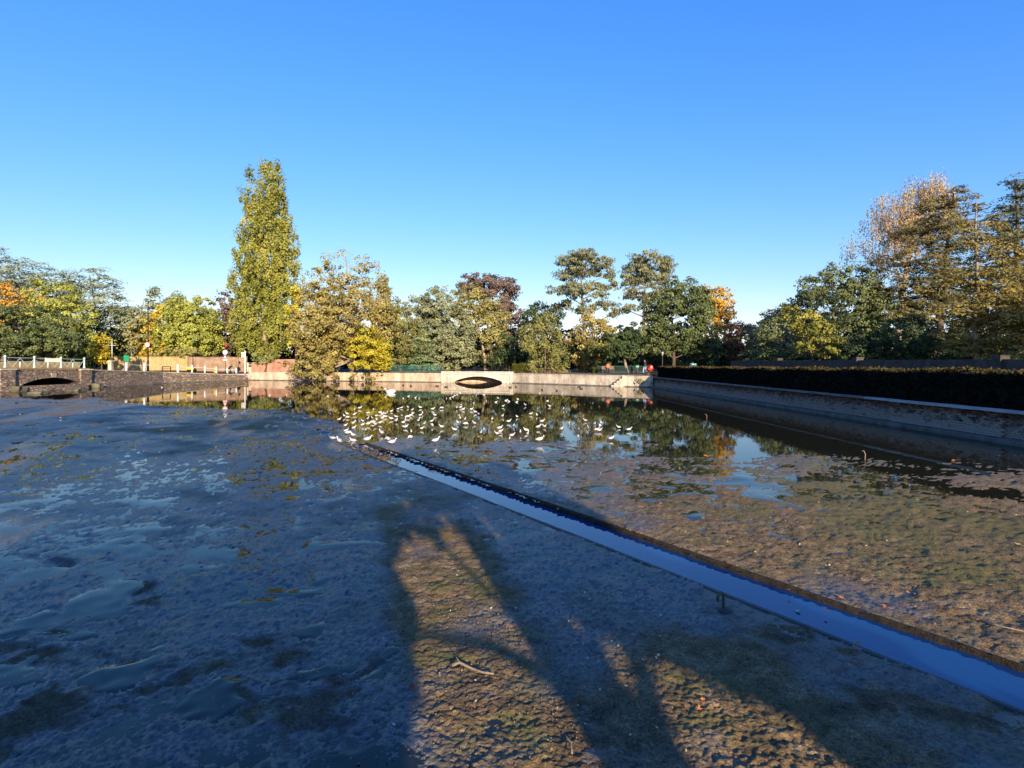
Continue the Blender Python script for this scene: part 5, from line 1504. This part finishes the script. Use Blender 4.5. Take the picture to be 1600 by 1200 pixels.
c5 = [(88,131),(218,131),(948,158),(1005,133),(1083,152),(1125,158),(1435,158),(1478,155),(1508,140),(1530,122),(1557,115),(1590,95),
 (10,322),(106,306),(392,292),(452,278),(605,290),(392,350),(310,345),(277,372),(318,382),(543,330),(543,400),(592,388),(680,330),(705,350),(740,338),(765,328),(810,310),(640,365),(740,375),(706,395),(645,412),(810,400),(865,375),(885,285),(925,270),(1000,265),(1048,297),(1140,270),(1280,290),(1387,275),(1305,358),(930,360),(990,378),(1030,360),(1052,338),(1140,355),(1165,335),(485,428),(380,462),(548,465),(483,475),(625,470),(595,440),(680,450),(970,415),(868,425),(945,445),(1117,425),(1185,455),(1268,425),(215,420),(5,440),(105,470),(287,490),(383,520),(110,545),(35,580),(520,535),(700,572),(970,495),(1037,560),(1155,515),(1270,480),(1383,500),(295,560),(318,590),(378,610),(540,650),(770,670),(818,715),(1030,635),(1312,685),(40,655),(95,640),(140,675),(220,715),(378,695)]
c6 = [(150,235),(97,275),(142,268),(172,290),(265,292),(290,210),(310,325),(345,345),(125,358),(140,395),(190,410),(110,450),(195,460),(300,452),(505,400),(617,372),(625,255),(545,200),(435,190),(568,150),(660,182),(693,192),(793,165),(780,200),(878,243),(408,118),(340,100),(265,78),(295,62),(390,60),(440,65),(490,65),(175,35),(785,375),(688,435),(743,478),(75,535),(372,570),(408,525),(587,515),(555,580),(597,550),(820,565),(888,545),(905,585),(726,605),(697,645),(1040,675),(940,345),(1010,360),(1068,430),(1025,505),(1095,490),(1130,185),(1155,252),(1310,285),(1285,525),(1372,450),(1482,515),(1478,615),(1560,420),(1590,500),(1040,100),(1515,110),(1290,108)]
cl = [(48,262),(150,260),(305,250),(408,235),(505,220),(490,245),(558,192),(580,180),(630,172),(730,190),(710,215),(560,275),(610,295),(655,258),(663,310),(740,275),(700,325),(722,338),(795,350),(845,290),(452,345),(515,345),(550,382),(535,410),(725,385),(475,80),(600,78)]
cr = [(1100,543),(1140,537),(1133,556),(1112,583),(1130,585),(1245,565),(1305,582),(1200,637)]
gulls = [(500+x/7.27, 600+y/7.27) for x, y in c5] + [(700+x/7.27, 600+y/7.27) for x, y in c6] + [(320+x/4.706, 600+y/4.706) for x, y in cl] + [(640+x/3.81, 520+y/3.81) for x, y in cr] + [(253, 604.5), (421, 617)]
special = {(1040,675): 'largest white gull, standing side-on alone in the shallows below the bridge arch', (1312,685): 'single white gull at the edge of the blue wet mud in front of the flock',
           (770,670): 'white gull facing away with folded wings beside the channel lip', (818,715): 'preening white gull closest to the far lip of the channel', (220,715): 'white gull on the channel kerb at the near end of the bend',
           (540,650): 'upright white gull just above the channel lip', (700,572): 'white gull side-on on the mud inside the channel bend'}
sp_px = {(700+1040/7.27, 600+675/7.27): special[(1040,675)]}
for k_ in ((1312,685),(770,670),(818,715),(220,715),(540,650),(700,572)): sp_px[(500+k_[0]/7.27, 600+k_[1]/7.27)] = special[k_]
zones = [(lambda x, y: y < 631, 'far gulls before the bank wall', 'tiny white gull floating in the mirror water close to the far bank'),
         (lambda x, y: x < 500, 'gulls on the shaded mud', 'bluish white gull resting on the shaded wet mud short of the channel bend'),
         (lambda x, y: x < 600 and y < 655, 'gulls before the yellow willow reflection', 'white gull in the shallows over the reflection of the olive-brown tree'),
         (lambda x, y: x < 600, 'gulls around the channel bend', 'white gull gathered around the bend of the channel'),
         (lambda x, y: x < 720 and y < 655, 'gulls in the dense flock', 'white gull in the dense flock over the fir and fence reflection'),
         (lambda x, y: x < 720, 'gulls on the mud past the bend', 'white gull spread out on the lit mud past the channel bend'),
         (lambda x, y: x < 840 and y < 655, 'gulls below the bridge reflection', 'white gull in still water below the reflection of the white bridge'),
         (lambda x, y: x < 840, 'gulls in the middle shallows', 'white gull standing in the lit shallows in front of the white bridge'),
         (lambda x, y: True, 'gulls below the pines', 'white gull standing in shallow water below the reflection of the tall pines')]
for (px, py) in gulls:
    g = G(px, py + 1.2)
    e = float(fields(np.array([g.x]), np.array([g.y]))[0])
    if g.y > 40: kind = 'swim'
    else: kind = rnd.choice(['stand', 'stand', 'walk', 'peck', 'stand'])
    z = max(e, -.05) if kind != 'swim' else .0
    for test, grp, lab in zones:
        if test(px, py): break
    zlab = {'far gulls before the bank wall': 'tiny white gull {}, facing {}, in mirror water near the far bank', 'gulls on the shaded mud': 'bluish shaded gull {}, facing {}, on wet mud short of the channel bend',
            'gulls before the yellow willow reflection': 'white gull {}, facing {}, over the reflection of the olive-brown tree', 'gulls around the channel bend': 'white gull {}, facing {}, close to the channel bend',
            'gulls in the dense flock': 'white gull {}, facing {}, in the dense flock over the fir reflection', 'gulls on the mud past the bend': 'white gull {}, facing {}, on lit mud just past the channel bend',
            'gulls below the bridge reflection': 'white gull {}, facing {}, in still water below the bridge reflection', 'gulls in the middle shallows': 'white gull {}, facing {}, in lit shallows before the white bridge',
            'gulls below the pines': 'white gull {}, facing {}, in shallows below the pine reflection'}[grp]
    o = obj('gull', GM[kind], None, (g.x, g.y, z if kind != 'swim' else -.02))
    sc_ = rnd.uniform(.78, 1.08) * .62
    o.scale = (sc_, sc_, sc_)
    o.rotation_euler = (0, 0, rnd.choice([0, 0, PI, PI*.5, -PI*.5]) + rnd.uniform(-.7, .7))
    if (px, py) in sp_px:
        lab = sp_px[(px, py)]
        o.rotation_euler = (0, 0, {'largest': .1, 'single': .6, 'white g': 2.4}.get(lab[:7].strip(), rnd.uniform(-.5, .5)))
        o.scale = (.76,)*3
        if 'largest' in lab or 'single' in lab or 'upright' in lab: o.data = GM['stand']
    if lab.startswith(('white gull', 'bluish', 'tiny')) and (px, py) not in sp_px:
        a_ = o.rotation_euler.z; hx_, hy_ = math.cos(a_), math.sin(a_)
        face_ = ('the hedge' if hx_ > 0 else 'the road') if abs(hx_) > abs(hy_) else ('the far bank' if hy_ > 0 else 'the viewer')
        pose_ = {'stand': 'standing', 'walk': 'stepping', 'peck': 'pecking', 'swim': 'floating'}[kind]
        lab = zlab.format(pose_, face_)
    tag(o, lab, 'gull', grp)

def swan():
    g = G(610, 614); mb = MB()
    prof = [(-.52, .03, .03, .20), (-.40, .14, .11, .17), (-.22, .22, .19, .15), (0, .25, .22, .14), (.22, .21, .19, .13), (.36, .12, .13, .13)]
    n = 12; v = []; f = []
    for x, w_, h, z in prof:
        for k in range(n):
            a = 2*PI*k/n; v.append((x, math.sin(a)*w_, z+math.cos(a)*h))
    for i in range(len(prof)-1):
        for k in range(n):
            a = i*n+k; b = i*n+(k+1) % n; f.append((a, a+n, b+n, b))
    f += [tuple(range(n)), tuple(reversed(range(len(v)-n, len(v))))]
    mb.add(v, f, 0, True)
    mb.tube([(.26, 0, .15), (.42, 0, .22), (.50, 0, .34), (.47, 0, .46), (.50, 0, .50), (.58, 0, .46), (.62, 0, .42)], [.10, .075, .06, .05, .05, .05, .025], 8, 0)
    mb.tube([(.61, 0, .43), (.72, 0, .37)], [.022, .010], 6, 1)
    r = mb.build('swan', [M_gw, M_orange], None, (g.x, g.y, -.04)); r.rotation_euler = (0, 0, PI-.15)
    r.scale = (.95, .95, .95)
    tag(r, 'large white swan floating before the far bank', 'swan')
    for s in (-1, 1):
        w = MB(); v = [(.24, s*.16, .20), (.05, s*.27, .26), (-.25, s*.24, .28), (-.58, s*.06, .30), (-.25, s*.10, .40), (.05, s*.12, .38)]
        w.add(v, [(0, 1, 2, 5), (5, 2, 3, 4)], 0, True); w.build('wing', M_gw, r)
swan()
def duck_mesh():
    mb = MB(); prof = [(-.22, .015, .015, .09), (-.15, .06, .05, .06), (0, .095, .075, .045), (.12, .07, .06, .05), (.17, .035, .04, .09), (.18, .035, .035, .14), (.215, .03, .028, .155), (.245, .01, .01, .15)]
    n = 8; v = []; f = []
    for x, w_, h, z in prof:
        for k in range(n):
            a = 2*PI*k/n; v.append((x, math.sin(a)*w_, z+math.cos(a)*h))
    for i in range(len(prof)-1):
        for k in range(n):
            a = i*n+k; b = i*n+(k+1) % n; f.append((a, a+n, b+n, b))
    mb.add(v, f, 0, True); mb.tube([(.24, 0, .15), (.30, 0, .14)], [.016, .008], 5, 1)
    return mb.mesh('duck', M_duck, M_yellow)
M_duck = surf('brown_feathers', (.04, .03, .02), (.12, .085, .055), 15, .8, 0)
DM = duck_mesh()
for i, (px, py) in enumerate([(630,600.5),(642,602),(683,602),(697,603.5),(797,604),(806,603),(905,603),(908,606),(847,608),(870,609)]):
    g = G(px, py+1.5); o = obj('duck', DM, None, (g.x, g.y, -.02)); o.rotation_euler = (0, 0, rnd.uniform(0, 6)); o.scale = (1.2,)*3
    tag(o, 'small dark duck floating near the foot of the bridge bank' if px < 760 else 'small dark duck floating below the sunlit bank past the bridge', 'duck', 'ducks before the bridge' if px < 760 else 'ducks past the bridge')

# ------------------------------------------------------------------ small things on the mud
def bed_z(x, y): return float(fields(np.array([x]), np.array([y]))[0])
def leaf_shape(k, s):
    r2 = random.Random(k); mb = MB()
    n = 10; v = [(0, 0, .012)]; 
    for i in range(n):
        a = 2*PI*i/n; r = s*((1.0 if i % 2 == 0 else .48) * (1.1 if i in (2, 3) else .85))
        v.append((r*math.cos(a), r*math.sin(a), .01+s*.35*abs(math.sin(a*1.5+k))*r2.uniform(.3, 1)))
    mb.add(v, [(0, i+1, (i+1) % n+1) for i in range(n)], 0, True)
    mb.tube([(0, 0, .012), (-s*1.3, s*.2, .02)], [s*.04, s*.03], 4, 0)
    return mb
LM = {'orange': surf('orange_leaf', (.42, .12, .02), (.58, .20, .04), 30, .6, .2, .003), 'red': surf('red_leaf', (.25, .05, .025), (.38, .09, .04), 30, .6, .2, .003),
      'yellow': surf('yellow_leaf', (.48, .36, .08), (.6, .48, .14), 30, .6, .2, .003), 'pale': surf('pale_leaf', (.45, .40, .28), (.6, .55, .42), 30, .6, .2, .003)}
leaves = [(643,1092,7,'red','large red-brown maple leaf at the edge of the lit mud strip'), (632,1070,4,'red','small red leaf just above the large maple leaf'), (620,967,4,'red','dark red leaf on the shaded mud above the lit strip'),
          (762,972,5,'pale','pale yellow leaf curled upright on the lit strip'), (886,1026,5,'red','red leaf between the two lit patches of mud'), (1098,1112,4,'orange','small orange leaf on the narrow lit patch'),
          (1092,1127,5,'orange','larger orange leaf below the small one on the narrow lit patch'), (1141,891,4,'red','red leaf stuck on the lip of the channel'), (1315,947,5,'orange','orange leaf on the lit mud next to the channel lip'),
          (1381,961,6,'orange','yellow-orange leaf on the brown mud past the channel'), (1474,971,5,'red','red-orange leaf on the brown mud near the channel'), (1418,938,3,'orange','tiny orange leaf on brown mud beside two others'),
          (1498,836,6,'orange','bright orange leaf on wet mud far beyond the channel'), (1494,720,7,'orange','orange leaf clump floating near the shaded wall foot'), (1472,764,4,'orange','small orange leaf in the patchy shallows'),
          (1103,713,5,'orange','orange leaf floating beside the orange reflection'), (1245,928,4,'yellow','yellow leaf on brown mud above the channel water'), (1032,793,3,'orange','tiny orange leaf on grey mud past the channel'),
          (1104,846,4,'pale','pale leaf on grey mud beyond the channel'), (1210,862,3,'yellow','yellow scrap of leaf on lit brown mud'), (1545,926,5,'pale','pale dry leaf on brown mud by the picture of the wall shade'),
          (1340,1020,4,'orange','orange leaf low on the lit lip of the channel'), (263,1005,4,'orange','orange leaf lying on dark algae in the shade'), (315,898,4,'red','red leaf on the rust coloured patch of mud'),
          (1233,935,3,'pale','pale scrap near the channel lip'), (1180,873,3,'yellow','small yellow leaf close to the channel lip'), (1590,857,5,'yellow','pale green weed leaf on brown mud at far side'), (1290,967,4,'red','dull red leaf beside the lip of the channel'),
          (1247,961,5,'pale','white feather floating on the channel water'), (680,946,3,'orange','tiny orange leaf on green algae'), (413,1148,3,'orange','tiny orange scrap on the dark mud'), (745,683,6,'yellow','bright yellow leaf among the gulls')]
lm_cache = {}
for i, (px, py, rp, c_, lab) in enumerate(leaves):
    g = G(px, py); z = bed_z(g.x, g.y) + .022
    if 'floating on the channel' in lab: z = .045
    s = rp/F*g.y*1.2
    key = (c_, i % 4)
    if key not in lm_cache: lm_cache[key] = leaf_shape(i % 4, 1.0).mesh('fallen_leaf', LM[c_])
    o = obj('fallen_leaf', lm_cache[key], None, (g.x, g.y, z)); o.scale = (s, s, s); o.rotation_euler = (rnd.uniform(-.5, .2), rnd.uniform(-.35, .35), rnd.uniform(0, 6))
    tag(o, lab, 'leaf', 'fallen leaves on the pond bed')
def litter():
    """scraps of leaf and shell strewn over the lit mud"""
    n = 900
    x = rng.uniform(.5, 13, n); y = rng.uniform(4.5, 20, n)
    k = (x*CH_N[0]+y*CH_N[1] > CH1+.15) & (np.abs(x/y) < .95)
    x = x[k]; y = y[k]
    x2 = rng.uniform(-1.5, 1.8, 260); y2 = rng.uniform(4, 8, 260); k2 = (x2*CH_N[0]+y2*CH_N[1] < CH0-.2)
    x = np.concatenate([x, x2[k2]]); y = np.concatenate([y, y2[k2]])
    z = fields(x, y) + .012
    m = len(x)
    c = np.stack([x, y, z], 1); nn = np.array([0, 0, 1.])+rng.normal(size=(m, 3))*.45
    o = obj('leaf_litter', leaf_mesh('leaf_litter', c, nn, .008+.026*rng.random(m)**2, rng.random(m), leafmat('litter', [(.12,.07,.04),(.25,.15,.07),(.34,.26,.15),(.5,.45,.36)], .1), 1.4)); tag(o, 'scraps of leaf and shell strewn over the mud', kind='stuff')
    # pebbles
    v = []; f = []
    for i in range(1500):
        if i < 700: px_, py_ = rnd.uniform(-1.2, 1.2), rnd.uniform(4.0, 7.5)
        else: px_, py_ = rnd.uniform(1.0, 8), rnd.uniform(5, 13)
        sd = px_*CH_N[0]+py_*CH_N[1]
        if CH0-.15 < sd < CH1+.2: continue
        r = .004+.012*rnd.random()**2
        zb = bed_z(px_, py_) if False else 0
        b = len(v)
        for dx, dy, dz in ((-1,0,0),(1,0,0),(0,-1,0),(0,1,0),(0,0,.8),(0,0,-.8)): v.append((px_+dx*r*rnd.uniform(.7, 1.3), py_+dy*r*rnd.uniform(.7, 1.3), dz*r))
        f += [(b, b+2, b+4), (b+2, b+1, b+4), (b+1, b+3, b+4), (b+3, b, b+4), (b+2, b, b+5), (b+1, b+2, b+5), (b+3, b+1, b+5), (b, b+3, b+5)]
    v = np.array(v); ctr = v.reshape(-1, 6, 3).mean(1)
    v[:, 2] += np.repeat(fields(ctr[:, 0], ctr[:, 1]) + .008, 6)
    o = obj('pebbles', np_mesh('pebbles', v, f, mats=[M_peb])); tag(o, 'small pebbles and shell grit in the mud', kind='stuff')
M_peb = surf('pebble', (.07, .055, .04), (.24, .19, .13), 40, .7, 0)
litter()
def stick(lab, pts, r, m_=None):
    g = G(*pts[0]); z = bed_z(g.x, g.y)+.015
    P3 = []
    for i, (px, py) in enumerate(pts):
        q = G(px, py); P3.append((q.x-g.x, q.y-g.y, .012+.012*math.sin(i*1.9)))
    o = MB().tube(P3, [r*(1-.6*i/len(P3)) for i in range(len(P3))], 6).tube([P3[1], (P3[1][0]-.05, P3[1][1]+.08, .05)], [r*.5, r*.2], 5).build('fallen_stick', m_ or M_wood, None, (g.x, g.y, z)); tag(o, lab, 'stick')
stick('pale crooked dead stick lying on the lit strip of mud', [(706,1058),(718,1055),(738,1062),(755,1068),(771,1074)], .016)
stick('thin brown twig lying across the brown mud past the channel', [(1530,985),(1560,996),(1600,1002)], .010)
stick('short pale stem standing on the edge of the lit mud', [(894,1200),(892,1185),(886,1170)], .006)
def hoop():
    g = G(1128, 966); z = bed_z(g.x, g.y)
    s = g.y/F
    pts = [(-.075, .0, -.02), (-.078, .0, .12), (-.06, 0, .165), (-.025, 0, .19), (.005, 0, .18), (.022, 0, .15), (.028, 0, .08), (.03, 0, -.05)]
    r = empty('iron_hoop', (g.x, g.y, z), 'bent mossy iron hook standing on the mud beside the channel kerb', 'hook')
    r.rotation_euler = (0, 0, .5)
    MB().tube([(p_[0]*.95, p_[1], p_[2]*1.1) for p_ in pts[1:]], .016, 8).build('bent_pipe', M_rust, r)
    rock_me = MB().lathe([(.10, -.02), (.09, .015), (.04, .03)], 9).build('mud_collar', M_dirtconc, r, (.03, 0, 0))
hoop()
def stem():
    for px, py, h, lab in ((1351, 718, 14, 'thin broken reed stem standing in the patchy shallows'), (1104, 655, 8, 'dark snag standing in water below the hedge')):
        g = G(px, py); s = g.y/F
        o = MB().tube([(0, 0, -.05), (.02, 0, h*s*.6), (-.03, 0, h*s), (-.09, 0, h*s*.92)], [.02, .016, .012, .006], 5).build('reed_stem', M_wood, None, (g.x, g.y, 0)); tag(o, lab, 'stem')
stem()
